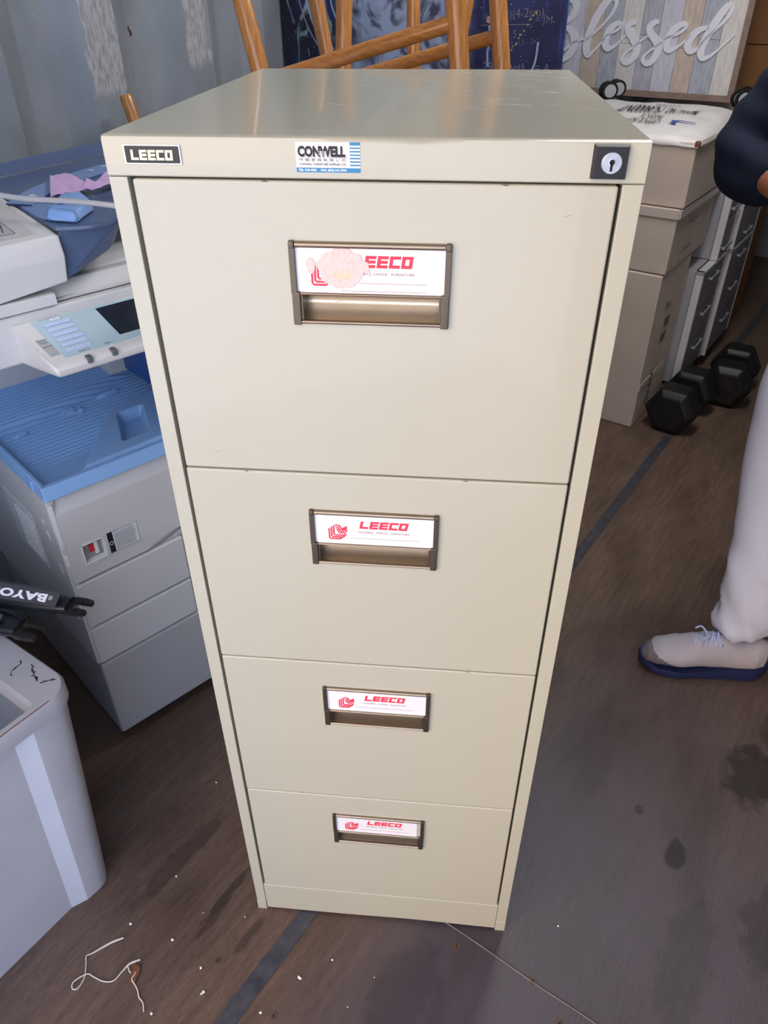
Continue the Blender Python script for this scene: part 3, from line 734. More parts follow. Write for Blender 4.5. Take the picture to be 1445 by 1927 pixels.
m.box(.006, WD, .006, .43, .668, .676, 'blue')
m.box(-.0062, .0, .045, .075, .672, .694, 'blue', .0015)
m.build('output_tray', cop, angle=50)
# rear wall of the bay and the column
m = MB(); m.box(-.004, WD, .43, DP, .66, .925, 'grey', .004); m.box(.30, WD, .34, .431, .70, .925, 'grey', .003); m.build('rear_column', cop)
m = MB(); m.box(.335, WD-.002, .20, .341, .705, .924, 'bluedark', .006); m.build('inner_cover', cop)['label'] = 'dark blue inner cover'
# scanner body
m = MB(); m.box(-.012, WD, 0, DP, .922, .9985, 'lgrey', .004, 3); m.build('scanner_body', cop)
# tilted control panel
PL, PR_ = .034, .44
def pz(q): return .985 + .30*q
m = MB(); m.hull([(PL-.004, .0, .921), (PR_, .0, .921), (PL-.006, 0, .986), (PR_, 0, .986), (PL+.004, -.112, .9525), (PR_, -.112, .9525), (PL+.004, -.120, .947), (PR_, -.120, .947), (PL+.008, -.117, .934), (PR_, -.117, .934), (PL+.015, -.105, .930), (PR_, -.105, .930)], 'offwhite', .004, 3)
cp = m.build('control_panel', cop)
Y = Vector((0, 1, .30)).normalized(); XF = plane_xf((0, 0, .9855), (1, 0, 0), tuple(Y)); LY = math.hypot(1, .3)
def pp(p, q): return (p, q*LY)
m = MB(); m.prism([pp(.0575, -.006), pp(.0625, -.103), pp(.43, -.103), pp(.43, -.006)], .0, .0018, 'palegreen', xf=XF); kp = m.build('key_panel', cp)
m = MB(); m.prism([pp(.160, -.014), pp(.160, -.088), pp(.30, -.088), pp(.30, -.014)], .0015, .0024, 'screen', xf=XF)
m.build('touch_screen', cp)
for k in range(6):
    q0 = -.0235 - k*.0132
    m = MB(); m.box(.070, .112, q0*LY-.0042, q0*LY+.0042, .0015, .0040, 'key', .0014, xf=XF); m.build('button', cp)
m = MB(); m.box(.085, .100, -.0155*LY, -.0095*LY, .0018, .0030, 'white', .0008, xf=XF); text(m, 'Copy', .004, 'inkgrey', XF @ Matrix.Translation((.088, -.0145, .0030)))
text(m, 'Scan  Quality/Function', .0042, 'inkgrey', XF @ Matrix.Translation((.070, -.0085, .0018)), width=.032)
m.prism([pp(.043, -.048), pp(.0585, -.048), pp(.0615, -.092), pp(.046, -.092)], .0003, .0006, 'cable', xf=XF)
text(m, 'Facsimile', .0040, 'inkgrey', XF @ Matrix.Translation((.0445, -.0560, .0007)), width=.013)
text(m, 'Heading', .0040, 'inkgrey', XF @ Matrix.Translation((.0455, -.0615, .0007)), width=.012)
text(m, 'Receive File', .0044, 'inkgrey', XF @ Matrix.Translation((.0450, -.0725, .0007)), width=.0155)
text(m, 'Data In', .0055, 'ink', XF @ Matrix.Translation((.086, -.1045, .0019)), width=.017); text(m, 'Alert', .0055, 'ink', XF @ Matrix.Translation((.128, -.1045, .0019)), width=.011)
m.build('panel_print', cp)
for x in (.088, .128):
    m = MB(); m.box(x, x+.008, -.1225, -.110, .9440, .9545, 'inkgrey', .001); m.build('status_light', cp)
# lid, lip and document feeder
m = MB()
m.hull([(.100, .012, 1.000), (WD, .012, 1.000), (.100, .012, 1.004), (WD, .012, 1.004), (.104, .03, 1.026), (WD, .03, 1.030), (.104, DP, 1.026), (WD, DP, 1.035), (.100, DP, 1.0), (WD, DP, 1.0)], 'grey', .003, 3)
m.hull([(.13, .04, 1.02), (WD-.01, .04, 1.02), (.13, .07, 1.038), (WD-.01, .07, 1.052), (.13, DP-.02, 1.045), (WD-.01, DP-.02, 1.06), (.13, DP-.01, 1.02), (WD-.01, DP-.01, 1.02)], 'grey', .008, 4)
m.build('platen_lid', cop)
m = MB(); m.hull([(-.014, -.002, 1.0005), (.108, -.002, 1.0005), (-.014, -.002, 1.018), (.108, -.002, 1.018), (-.014, .07, 1.02), (.112, .07, 1.02), (-.014, .07, 1.0005), (.112, .07, 1.0005)], 'lgrey', .0015)
m.hull([(-.014, .001, 1.016), (.134, .001, 1.030), (-.014, -.001, 1.066), (.139, -.001, 1.069), (-.014, .012, 1.096), (.139, .006, 1.101), (-.014, .46, 1.155), (.135, .46, 1.150), (-.014, .46, 1.01), (.134, .46, 1.01)], 'lgrey', .0035, 3)
af = m.build('document_feeder', cop)
m = MB(); zt = lambda q: 1.0965 + (q-.012)*.131
XT = plane_xf((0, .012, 1.1000), (1, 0, 0), (0, 1, .131))
m.prism([(.0, .01), (.128, .012), (.122, .42), (.0, .42)], -.004, .0008, 'grey', xf=XT)
m.prism([(.02, .03), (.088, .03), (.088, .12), (.02, .12)], .0008, .001, 'cable', xf=XT)
m.ribbon([(.02, .03), (.088, .03), (.088, .12), (.02, .12), (.02, .03)], .001, .0012, 'ink', XT)
for k in range(5): m.ribbon([(.026+k*.012, .04), (.034+k*.012, .07), (.030+k*.012, .1)], .0016, .0012, 'ink', XT)
text(m, 'A4 / A3', .014, 'ink', XT @ Matrix.Translation((.028, .05, .001)))
m.build('feeder_top_cover', af)
# translucent document tray, rising to the right
ZTR = 1.112
def tz(p, q): return ZTR + .05*(p-.14) + .06*(q-.05)
m = MB(); n_ = 24; top_ = []; 
edge = catmull([(.139, .012), (.19, -.018), (.235, -.010), (.262, .03), (.30, .07), (.50, .09), (.515, .2), (.50, .33), (.33, .335), (.139, .32)], 5)
vs = [(p, q, tz(p, q)) for p, q in edge] + [(p, q, tz(p, q)-.005) for p, q in edge]; k = len(edge)
m.add(vs, [tuple(range(k)), tuple(range(2*k-1, k-1, -1))] + [(i, (i+1) % k, k+(i+1) % k, k+i) for i in range(k)], 'smoke')
m.add([(p, q, tz(p, q)+.002) for p, q in edge[-14:]] + [(p, q+.004, tz(p, q)+.022) for p, q in edge[-14:]], [(i, i+1, 15+i, 14+i) for i in range(13)], 'smoke')
m.hull([(.139, .012, 1.03), (.139, .012, 1.108), (.235, -.004, 1.106), (.262, .03, 1.106), (.225, .02, 1.06), (.139, .06, 1.03), (.2, .09, 1.06), (.262, .09, 1.10)], 'smoke', .004)
dt_ = m.build('document_tray', cop)
m = MB()
def on(pts, w_, h0, d_, mt):
    P_ = catmull(pts, 6); L = []; Rr = []
    for i, p in enumerate(P_):
        a_ = Vector(P_[max(i-1, 0)]); c_ = Vector(P_[min(i+1, len(P_)-1)]); t_ = (c_-a_).normalized(); nn = Vector((-t_.y, t_.x))
        for S_, lst in ((1, L), (-1, Rr)):
            x_, y_ = p[0]+nn.x*w_/2*S_, p[1]+nn.y*w_/2*S_; lst.append((x_, y_, tz(x_, y_)+h0))
    n__ = len(P_); up = Vector((0, 0, d_)); vs_ = L+Rr+[tuple(Vector(v)+up) for v in L]+[tuple(Vector(v)+up) for v in Rr]
    fs_ = []
    for i in range(n__-1): fs_ += [(i, n__+i, n__+i+1, i+1), (2*n__+i, 2*n__+i+1, 3*n__+i+1, 3*n__+i), (i, i+1, 2*n__+i+1, 2*n__+i), (n__+i, 3*n__+i, 3*n__+i+1, n__+i+1)]
    m.add(vs_, fs_, mt)
on([(.140, .148), (.20, .195), (.27, .225), (.345, .243), (.48, .25)], .046, .001, .0022, 'stripblue')
XS = plane_xf((.175, .168, tz(.175, .168)+.0036), (.84, .54, 0), (-.54, .84, .05))
m.prism([(0, 0), (.018, 0), (.018, .012), (0, .012)], 0, .0003, 'card', xf=XS); text(m, 'A4', .01, 'ink', XS @ Matrix.Translation((.003, .002, .0003)))
m.lathe([(.007, 0), (.007, .0003)], 'white', 16, XS @ Matrix.Translation((-.012, .004, 0)))
for k in range(6): m.ribbon([(.026, .001+k*.0032), (.060, .001+k*.0032)], .0014, .0003, 'inkgrey', XS)
for (a, c) in ((.315, .243), (.345, .250)): m.lathe([(.006, 0), (.006, .0005)], 'key', 14, Matrix.Translation((a, c, tz(a, c)+.0035)))
m.build('size_scale', dt_)
m = MB(); m.hull([(.139, .045, tz(.139, .045)+.002), (.152, .035, tz(.15, .03)+.002), (.196, .112, tz(.19, .11)+.002), (.226, .098, tz(.22, .1)+.002), (.219, .040, tz(.22, .04)+.002), (.17, .002, tz(.17, .0)+.002),
          (.150, .050, tz(.15, .04)+.018), (.196, .105, tz(.19, .1)+.018), (.222, .090, tz(.22, .09)+.020), (.215, .045, tz(.21, .04)+.020), (.172, .012, tz(.17, .0)+.016)], 'lblue', .003, 3)
m.lathe([(.014, 0), (.014, .001), (.011, .0005)], 'lblue', 24, Matrix.Translation((.182, .060, tz(.18, .06)+.0195)))
m.build('paper_guide', dt_)
m = MB(); m.hull([(.140, .16, 1.113), (.16, .155, 1.113), (.20, .10, 1.114), (.15, .05, 1.113), (.14, .05, 1.113), (.140, .16, 1.118), (.16, .155, 1.119), (.20, .10, 1.119), (.15, .05, 1.118)], 'stripblue', .001); m.build('side_guide', dt_)

# lilac cloth lying across the tray (world: copier frame coordinates)
def CW_(p, q, z): 
    c, d = math.cos(CA), math.sin(CA); return Vector((-.618 + p*c - q*d, .339 + p*d + q*c, z))
vs = []; fs = []; nu, nv = 46, 20
for j in range(nv+1):
    for i in range(nu+1):
        u, v = i/nu, j/nv
        T_ = catmull([(.232, .228), (.250, .230), (.266, .215), (.262, .160), (.264, .142), (.288, .158), (.34, .205)], 12); B_c = catmull([(.186, .124), (.203, .120), (.220, .116), (.240, .118), (.252, .118), (.280, .112), (.34, .135)], 12)
        k_ = u*(len(T_)-1); k0_ = min(int(k_), len(T_)-2); fr = k_-k0_
        tp_ = [T_[k0_][c]*(1-fr)+T_[k0_+1][c]*fr for c in (0, 1)]; bt_ = [B_c[k0_][c]*(1-fr)+B_c[k0_+1][c]*fr for c in (0, 1)]
        p = bt_[0]+(tp_[0]-bt_[0])*v; q = bt_[1]+(tp_[1]-bt_[1])*v
        z = tz(p, q) + .007 + .012*math.exp(-((u-.62)/.12)**2)*math.sin(math.pi*v) + .006*abs(noise.noise(Vector((p*45, q*45, 0)))) + .004*abs(math.sin(u*9+v*2.5))
        vs.append((p, q, z))
for j in range(nv):
    for i in range(nu): a = j*(nu+1)+i; fs.append((a, a+1, a+nu+2, a+nu+1))
m = MB(); m.add(vs, fs, 'cloth'); o = m.build('cloth', None, angle=80)
o.location = (-.618, .339, 0); o.rotation_euler = (0, 0, CA)
sol = o.modifiers.new('s', 'SOLIDIFY'); sol.thickness = .0012; sol.offset = 1
tagit(o, 'crumpled lilac cleaning cloth lying on the blue document tray of the photocopier', 'cloth')
m = MB(); path = catmull([(-.05, .235, 1.168), (.02, .18, 1.160), (.085, .125, 1.150), (.13, .078, 1.142), (.17, .032, 1.140), (.20, -.008, 1.138), (.235, -.035, 1.130), (.30, -.03, 1.10), (.36, .02, 1.06), (.42, .1, 1.062)], 8)
m.tube(path, .0042, 'cable', 12); o = m.build('cable', None, angle=60); o.location = (-.618, .339, 0); o.rotation_euler = (0, 0, CA)
tagit(o, 'thick light grey cable draped across the top of the photocopier', 'cable')

# ------------------------------------------------------------ grey bin, lower left (container frame)
BS, BN = -.227, .489     # bottom far near-side corner
binr = empty('storage_bin', W(BS, BN, 0), TH, 'scuffed grey plastic bin with a wide lip, at the lower left', 'bin')
def ring(z, inset=0.0, lip=0.0):
    t = z/.53; sx = .037*t + lip; ny = -.030*t - lip      # tapers outwards towards the top
    i_ = inset
    L0, D0 = -.62, .40
    # near side (y=0 side faces the aisle); far end x=0
    c = []
    x1 = sx - i_; y0 = ny + i_; x0 = L0 - sx + i_; y1 = D0 - ny - i_
    base = [(x0, y0), (-.085+sx*.6, y0), (-.058+sx*.6, y0-.012), (-.030+sx*.6, y0-.014)]
    rr = .030
    arc = [(x1 - rr + rr*math.sin(a), y0-.014 + rr + .0 - rr*math.cos(a)) for a in [math.pi/2*k/6 for k in range(0, 7)]]
    c = base + arc
    arc = [(x1 - rr + rr*math.cos(a), y1 - rr + rr*math.sin(a)) for a in [math.pi/2*k/6 for k in range(0, 7)]]
    c += arc + [(x0, y1)]
    return [(a, b_, z) for a, b_ in c]
m = MB(); HB = .525
outer = [ring(z) for z in (0, .12, .25, .38, HB)]; inner = [ring(z, .004) for z in (HB, .38, .25, .12, .006)]
m.loft(outer + inner, 'bin')
# lighter rib face: reflected light painted in as its own material
for k, fidx in enumerate(m.f): pass
tub = m.build('tub', binr, angle=25)
tub.data.materials.append(M['binlit'])
for p_ in tub.data.polygons:
    n_ = p_.normal
    c_ = p_.center
    if n_.y < -.5 and n_.x < -.25 and c_.x > -.12 and p_.area > .0005: p_.material_index = 1
m = MB()
lipo = ring(HB, -.004, 0); 
def rect_ring(x0, x1, y0, y1, r, z):
    pts = []
    for (cx, cy, a0) in ((x1-r, y0+r, -90), (x1-r, y1-r, 0), (x0+r, y1-r, 90), (x0+r, y0+r, 180)):
        for k in range(7): a = math.radians(a0 + 15*k); pts.append((cx+r*math.cos(a), cy+r*math.sin(a), z))
    return pts
X0, X1, Y0, Y1 = -.66, .045, -.046, .432
o1 = rect_ring(X0, X1, Y0, Y1, .045, .500); o2 = rect_ring(X0, X1, Y0, Y1, .045, .524); o3 = rect_ring(X0+.003, X1-.004, Y0+.004, Y1-.004, .042, .530)
i1 = rect_ring(X0+.06, X1-.062, Y0+.016, Y1-.016, .012, .530); i2 = rect_ring(X0+.062, X1-.066, Y0+.020, Y1-.020, .010, .520); i3 = rect_ring(X0+.064, X1-.068, Y0+.022, Y1-.022, .010, .500)
m.loft([o1, o2, o3, i1, i2, i3, o1], 'bin', caps=False); lip = m.build('lip', binr, angle=40)
m = MB()
for (x, y, L, a) in ((.01, .06, .03, .4), (.018, .02, .022, 1.1), (-.005, .12, .03, .2), (.022, -.005, .02, -.6), (.0, .2, .02, 1), (.026, .04, .015, .9)):
    P_ = [(x + L*(t-.5)*math.cos(a) + random.gauss(0, .0015), y + L*(t-.5)*math.sin(a) + random.gauss(0, .0015), .5301) for t in [i/8 for i in range(9)]]
    m.ribbon([(p[0], p[1]) for p in P_], [random.uniform(.001, .005) for _ in P_], .0002, 'grime', Matrix.Translation((0, 0, .5301)))
m.ribbon([(-.6, -.040), (-.3, -.0405), (-.05, -.0400), (.0, -.041)], .0018, .0003, 'leaf', Matrix.Translation((0, 0, .5299)))
m.build('grime_marks', lip)

# bicycle fork resting on the bin: two carbon blades with open dropouts, crown off to the left
FK = (-.62, .215, .54)
fork = empty('bicycle_fork', (-.625, .215, .535), 0, 'black carbon bicycle fork with two open dropout ends, resting over the bin', 'bicycle fork')
def blade(p0, p1, r0, r1, name='fork_blade', flat=.62):
    m = MB(); p0 = Vector(p0); p1 = Vector(p1); t = (p1-p0).normalized(); side = t.cross(Vector((0, 0, 1))).normalized(); up = side.cross(t)
    rings = []
    for k in range(9):
        u = k/8; c = p0.lerp(p1, u); r = r0+(r1-r0)*u
        if k == 8: r *= .75
        rings.append([tuple(c + side*math.copysign(abs(math.cos(a))**.7, math.cos(a))*r + up*math.copysign(abs(math.sin(a))**.7, math.sin(a))*r*flat) for a in [2*math.pi*i/20 for i in range(20)]])
    m.loft(rings, 'carbon'); return m.build(name, fork, angle=50), t, side, up
def dropout(end, t, side, up, parent, s=1.0):
    # open-ended C plate
    m = MB(); pts = []
    P_ = [(.020, .011), (.010, .0125), (-.002, .0125), (-.011, .006), (-.0135, 0), (-.011, -.006), (-.002, -.0125), (.010, -.0125), (.020, -.011),
          (.020, -.0055), (.012, -.0050), (.003, -.0055), (-.002, -.003), (-.0035, 0), (-.002, .003), (.003, .0055), (.012, .0050), (.020, .0055)]
    P_ = [(a*s, b_*s) for a, b_ in P_]
    mx = Matrix((t, side, up)).transposed().to_4x4(); mx.translation = end
    n_ = len(P_); vs = [(a, b_, -.004) for a, b_ in P_] + [(a, b_, .004) for a, b_ in P_]
    fs = []
    for i in range(8): j = n_-1-i; fs += [(i, i+1, j-1, j), (n_+i, n_+j, n_+j-1, n_+i+1)]
    fs += [(i, (i+1) % n_, n_+(i+1) % n_, n_+i) for i in range(n_)]
    m.add(vs, fs, 'gun', mx); m.build('dropout', parent, angle=40)
FO = Vector((-.625, .215, .535))
tip1, lft1 = Vector((-.520, .184, .572)) - FO, Vector((-.985, .250, .562)) - FO
tip2, lft2 = Vector((-.590, .140, .556)) - FO, Vector((-1.02, .215, .562)) - FO
for (tp, lf, tags) in ((tip1, lft1, 1), (tip2, lft2, 2)):
    bl, t, side, up = blade(lf, tp + (lf-tp).normalized()*.012, .034, .0215)
    dropout(tp + (lf-tp).normalized()*.006, t, side, up, bl, 1.65 if tags == 2 else 1.45)
    nrm = (Vector((.05, -.45, .9))).normalized(); xd = -t; nrm = (nrm - xd*nrm.dot(xd)).normalized(); yd = nrm.cross(xd)
    m = MB()
    rad = .0155*.70
    if tags == 1:
        xf = plane_xf(tp - t*.024 + nrm*.0178 + side*0, xd, yd)
        # satin band and lettering, reading upside down from the doors
        m.prism([(0, -.012), (.33, -.017), (.33, .017), (0, .012)], -.001, .0028, 'carbonmatt', xf=xf @ Matrix.Rotation(math.radians(-1.6), 4, 'Y'))
        xg = xf @ Matrix.Rotation(math.radians(-1.6), 4, 'Y') @ Matrix.Translation((.012, -.0045, .0030))
        text(m, 'BAYON', .0185, 'white', xg @ Matrix.Translation((.008, -.001, 0)), width=.112, bold=.0009, spacing=1.1)
        text(m, '\u00ae', .010, 'white', xg @ Matrix.Translation((-.002, 0, 0)))
    else:
        xf = plane_xf(tp - t*.040 + nrm*.0182, xd, yd)
        xg = xf @ Matrix.Rotation(math.radians(-1.6), 4, 'Y') @ Matrix.Translation((.002, 0, .0006))
        m.prism([(-.004, -.011), (.33, -.013), (.33, .0135), (-.004, .010)], -.001, .0002, 'carbonmatt', xf=xg)
        m.lathe([(.0028, 0), (.0028, .0006)], 'orange', 16, xg @ Matrix.Translation((.006, -.0075, 0)))
        block(m, 'C', .009, -.0105, .009, .0065, .24, .001, 'white', xg, d=.0007)
        m.ribbon(catmull([(.05, .0035), (.012, .0035), (.010, .006), (.016, .0125), (.05, .0125)], 4), .0011, .0007, 'white', xg)
    m.build('decal', bl)
m = MB(); m.tube([lft1, (lft1+lft2)/2 + Vector((-.05, .01, .004)), lft2], [.022, .026, .022], 'carbon', 16); m.build('crown', fork, angle=60)
m = MB(); c0 = (lft1+lft2)/2 + Vector((-.05, .01, .004)); m.tube([c0, c0 + Vector((-.16, .03, .0))], .0143, 'gun', 20); m.build('steerer_tube', fork, angle=60)

# ------------------------------------------------------------ upturned stools on a low bench behind the cabinet
bench = empty('bench', W(.96, .74, 0), TH, 'low brown wooden bench behind the filing cabinet, under the upturned stools', 'bench')
m = MB(); m.box(-.24, .26, -.45, .47, .66, .70, 'cartonbrown', .004); m.build('bench_top', bench)
for (x, y) in ((-.22, -.43), (.24, -.43), (-.22, .45), (.24, .45)):
    m = MB(); m.box(x-.022, x+.022, y-.022, y+.022, 0, .66, 'cartonbrown', .003); m.build('leg', bench)
def stool(root_xy, label, legs, rungs, seat_c, seat_r, rr=.0172):
    r = empty('wooden_stool', (root_xy[0], root_xy[1], .70), 0, label, 'stool', 'upturned wooden stools behind the cabinet')
    o_ = Vector((root_xy[0], root_xy[1], .70))
    for (a, b_) in legs:
        a = Vector(a)-o_; b_ = Vector(b_)-o_; d = (b_-a).normalized()
        m = MB(); m.tube([a, a + d*.3, b_ - d*.003, b_], [rr*.95, rr, rr, rr*.86], 'wood', 20); lg = m.build('leg', r, angle=50)
        m = MB(); m.tube([b_, b_ + d*.0012], rr*.85, 'woodend', 20); m.build('leg_end', lg)
    for (a, b_) in rungs:
        m = MB(); m.tube([Vector(a)-o_, Vector(b_)-o_], .0128, 'woodr', 16); m.build('rung', r, angle=50)
    m = MB(); c = Vector(seat_c)-o_
    m.lathe([(seat_r*.9, 0), (seat_r, .008), (seat_r, .026), (seat_r*.97, .034)], 'wood', 40, Matrix.Translation(c)); m.build('seat', r, angle=40)
def at(p, z, q, z2):     # point at height z on the line p->q extended
    p, q = Vector(p), Vector(q); return tuple(p + (q-p)*((z-p.z)/(q.z-p.z)))
A = ((-.304, .9, 1.285), (-.325, .9, 1.389)); Ee = ((.068, .8, 1.294), (.056, .8, 1.39)); Cc = ((-.189, 1.2, 1.262), (-.182, 1.2, 1.384)); Fk = ((.15, 1.05, 1.275), (.133, 1.05, 1.386))
L = [(at(a, .733, b_, 0), at(a, zt_, b_, 0)) for (a, b_), zt_ in ((A, 1.47), (Ee, 1.49), (Cc, 1.46), (Fk, 1.47))]
stool((-.01, .99), 'round-legged varnished stool upturned nearest behind the filing cabinet, legs in the air', L,
      [((-.300, .9, 1.262), (.061, .8, 1.360)), ((-.187, 1.2, 1.238), (.141, 1.05, 1.329)), ((-.29, .9, 1.16), (-.19, 1.2, 1.12)), ((.085, .8, 1.16), (.165, 1.05, 1.12))], (.0, .985, .70), .235)
B_ = ((-.234, 1.3, 1.272), (-.256, 1.3, 1.383)); D_ = ((-.06, 1.3, 1.254), (-.05, 1.3, 1.383))
B2 = ((-.288, 1.4, 1.28), (-.325, 1.4, 1.385))
L = [((-.15, 1.35, .733), at(B_[0], 1.45, B_[1], 0)), ((-.03, 1.34, .733), at(D_[0], 1.45, D_[1], 0)), ((-.15, 1.44, .733), (-.29, 1.37, 1.45)), ((-.02, 1.45, .733), (.085, 1.31, 1.45))]
stool((-.08, 1.36), 'varnished stool upturned close in front of the dark painting, thin legs seen behind the others', L,
      [((-.19, 1.325, 1.05), (-.045, 1.32, 1.05))], (-.08, 1.41, .70), .14, .0150)
G0, G1 = (-.692, 1.2, 1.17), (-.699, 1.2, 1.207)
stool((-.53, 1.235), 'low varnished stool upturned beside the corrugated wall, one leg end showing left of the cabinet', [((-.60, 1.2, .733), (-.695, 1.2, 1.2065)), ((-.46, 1.1, .733), (-.44, 1.06, 1.13)), ((-.45, 1.32, .733), (-.44, 1.36, 1.205)), ((-.60, 1.30, .733), (-.64, 1.34, 1.10))],
      [((-.66, 1.2, 1.0), (-.445, 1.08, 1.0))], (-.53, 1.235, .70), .135, .0150)

# ------------------------------------------------------------ dark painting leaning across the container
def painting_material():
    m = bpy.data.materials.new('cosmic_abstract_paint'); m.use_nodes = True; n = m.node_tree; b = n.nodes['Principled BSDF']; b.inputs['Roughness'].default_value = 0.45
    t = n.nodes.new('ShaderNodeTexCoord')
    def nz(scale, sc_=(1, 1, 1), loc=(0, 0, 0), dist=0.0, det=6):
        mp = n.nodes.new('ShaderNodeMapping'); mp.inputs['Scale'].default_value = sc_; mp.inputs['Location'].default_value = loc
        no = n.nodes.new('ShaderNodeTexNoise'); no.inputs['Scale'].default_value = scale; no.inputs['Detail'].default_value = det; no.inputs['Distortion'].default_value = dist
        n.links.new(t.outputs['Object'], mp.inputs[0]); n.links.new(mp.outputs[0], no.inputs['Vector']); return no.outputs['Fac']
    def mr_(v, a, b_):
        r = n.nodes.new('ShaderNodeMapRange'); r.inputs['From Min'].default_value = a; r.inputs['From Max'].default_value = b_; n.links.new(v, r.inputs['Value']); return r.outputs[0]
    def mul(a, b_):
        x = n.nodes.new('ShaderNodeMath'); x.operation = 'MULTIPLY'; n.links.new(a, x.inputs[0]); n.links.new(b_, x.inputs[1]); return x.outputs[0]
    def mix(f, a, bb):
        x = n.nodes.new('ShaderNodeMix'); x.data_type = 'RGBA'; n.links.new(f, x.inputs['Factor'])
        for s_, v in ((x.inputs[6], a), (x.inputs[7], bb)):
            if isinstance(v, tuple): s_.default_value = v
            else: n.links.new(v, s_)
        return x.outputs[2]
    sep = n.nodes.new('ShaderNodeSeparateXYZ'); n.links.new(t.outputs['Object'], sep.inputs[0])
    base = mix(mr_(nz(3.2, dist=1.5), .35, .62), lin((22, 24, 48)), lin((44, 58, 112)))
    cloudy = mix(mr_(nz(9, dist=3.0, loc=(3, 1, 0)), .38, .56), lin((70, 78, 104)), lin((168, 188, 224)))
    # paler centre, dark ends
    mid = mul(mr_(sep.outputs['Y'], .22, .33), mr_(sep.outputs['Y'], .66, .58))
    col = mix(mid, base, cloudy)
    sw = mul(mr_(nz(16, (1, 1, .35), (2, 0, 0), 2.5), .56, .66), mr_(sep.outputs['Y'], .5, .62)); col = mix(sw, col, lin((150, 176, 190)))
    sg = mul(mr_(nz(14, (1, 1, .35), (7, 2, 0), 2.5), .60, .66), mr_(sep.outputs['Y'], .5, .62)); col = mix(sg, col, lin((92, 138, 118)))
    bs = mul(mr_(nz(12, (1, 2, .25), (9, 5, 0), .5), .60, .66), mr_(sep.outputs['Y'], .34, .28)); col = mix(bs, col, lin((62, 96, 168)))
    col = mix(mr_(nz(150, det=1), .76, .79), col, lin((214, 84, 70)))
    col = mix(mr_(nz(190, loc=(4, 4, 4), det=1), .74, .77), col, lin((210, 216, 226)))
    n.links.new(col, b.inputs['Base Color'])
    return m
M['painting'] = painting_material()
PY0 = .410
pt = empty('painting', W(1.33, PY0, 0.0), TH, 'dark blue abstract painting with chalk formulas standing across the container behind the stools', 'painting')
m = MB(); m.box(0, .022, 0, .845, -.0, 1.56, 'painting', .002); cv = m.build('canvas', pt)
m = MB(); XP = plane_xf((-.0005, .86, .70), (0, -1, 0), (0, 0, 1))    # x to the right, y up on the painted face; right edge at x=.86
def chalk(s_, x, y, size, rot=0, w=None): text(m, s_, size, 'chalk', XP @ Matrix.Translation((x, y, 0)) @ Matrix.Rotation(math.radians(rot), 4, 'Z'), width=w, d=.0003, bold=-.0004)
M['chalk'] = mat('chalk_strokes', (136, 138, 156), 0.8); M['paleblue'] = mat('pale_paint_stroke', (150, 180, 214), 0.5); M['ochre'] = mat('ochre_dabs', (170, 166, 90), 0.6); M['pinkp'] = mat('pink_dab', (206, 160, 176), 0.5)
chalk('(2m-2)(4-2sm)', .66, .640, .026, 4); chalk('= \u222bM', .79, .636, .022, 0); m.ribbon([(.65, .630), (.78, .634)], .0013, .0003, 'chalk', XP); chalk('1.5', .72, .606, .022, 2)
chalk('6.7', .685, .585, .02, -20); chalk('V:A', .70, .530, .032, 14); chalk('= A', .80, .54, .026, 0); chalk('M4', .75, .535, .022, 20); chalk('x13 - 2x', .745, .59, .016, 8); chalk('29', .66, .535, .03, 0)
m.ribbon(catmull([(.672, .63), (.677, .60), (.672, .575), (.676, .545)], 5), .005, .0003, 'paleblue', XP); m.ribbon(catmull([(.803, .60), (.800, .56), (.788, .53), (.785, .50)], 5), .005, .0003, 'paleblue', XP)
m.ribbon([(.668, .635), (.672, .648)], .011, .0003, 'pinkp', XP)
for k in range(26):
    u = k/25; x = .69 + .10*u + random.gauss(0, .002); y = .560 + .085*u*u+.02*u + random.gauss(0, .002); m.ribbon([(x, y), (x+.003, y+.001)], .0035, .0004, 'ochre', XP)
for (P_, w_, mt) in ((((.10, .72), (.12, .66), (.15, .60), (.20, .55), (.25, .53)), .012, 'paleblue'), (((.075, .72), (.10, .64), (.14, .58), (.19, .54)), .004, 'chalk'), (((.14, .72), (.16, .65), (.19, .58), (.25, .52)), .004, 'chalk'), (((.19, .72), (.20, .66), (.24, .60), (.29, .54)), .005, 'paleblue')):
    m.ribbon(catmull([tuple(q) for q in P_], 6), w_, .0003, mt, XP)
m.build('brush_marks', cv)

# ------------------------------------------------------------ cartons on the right (container frame)
def carton(s0, s1, n0, n1, z0, z1, label, mt='carton', topm=None, shift=(0, 0), group='cartons stacked on the right'):
    r = empty('cardboard_box', W((s0+s1)/2, (n0+n1)/2, z0), TH, label, 'box', group)
    hx, hy, H = (s1-s0)/2, (n1-n0)/2, z1-z0
    m = MB(); m.box(-hx, hx, -hy, hy, 0, H, mt, .006, 3)
    for i_, v in enumerate(m.v):
        nx = noise.noise(Vector((v[0]*6+s0*9, v[1]*6, v[2]*6+z0*7)))*.006; m.v[i_] = (v[0]+nx, v[1]-nx, v[2])
    m.build('box_body', r, angle=60)
    return r, hx, hy, H
r, hx, hy, H = carton(2.08, 2.42, .257, .80, 0, .590, 'tall greyish cardboard carton at the floor, bottom of the stack by the black dumbbells')
m = MB(); m.box(-hx-.0012, -hx+.001, -hy+.001, hy, .155, .185, 'tape'); m.box(-hx+.001, hx, -hy-.0012, -hy+.001, .150, .178, 'tape')
m.build('tape', r)
m = MB(); xf = plane_xf((0, -hy-.0013, 0), (1, 0, 0), (0, 0, 1))
text(m, 'WF7C', .055, 'inkgrey', xf @ Matrix.Translation((-.06, .20, 0)) @ Matrix.Rotation(math.radians(-90), 4, 'Z'), bold=.001)
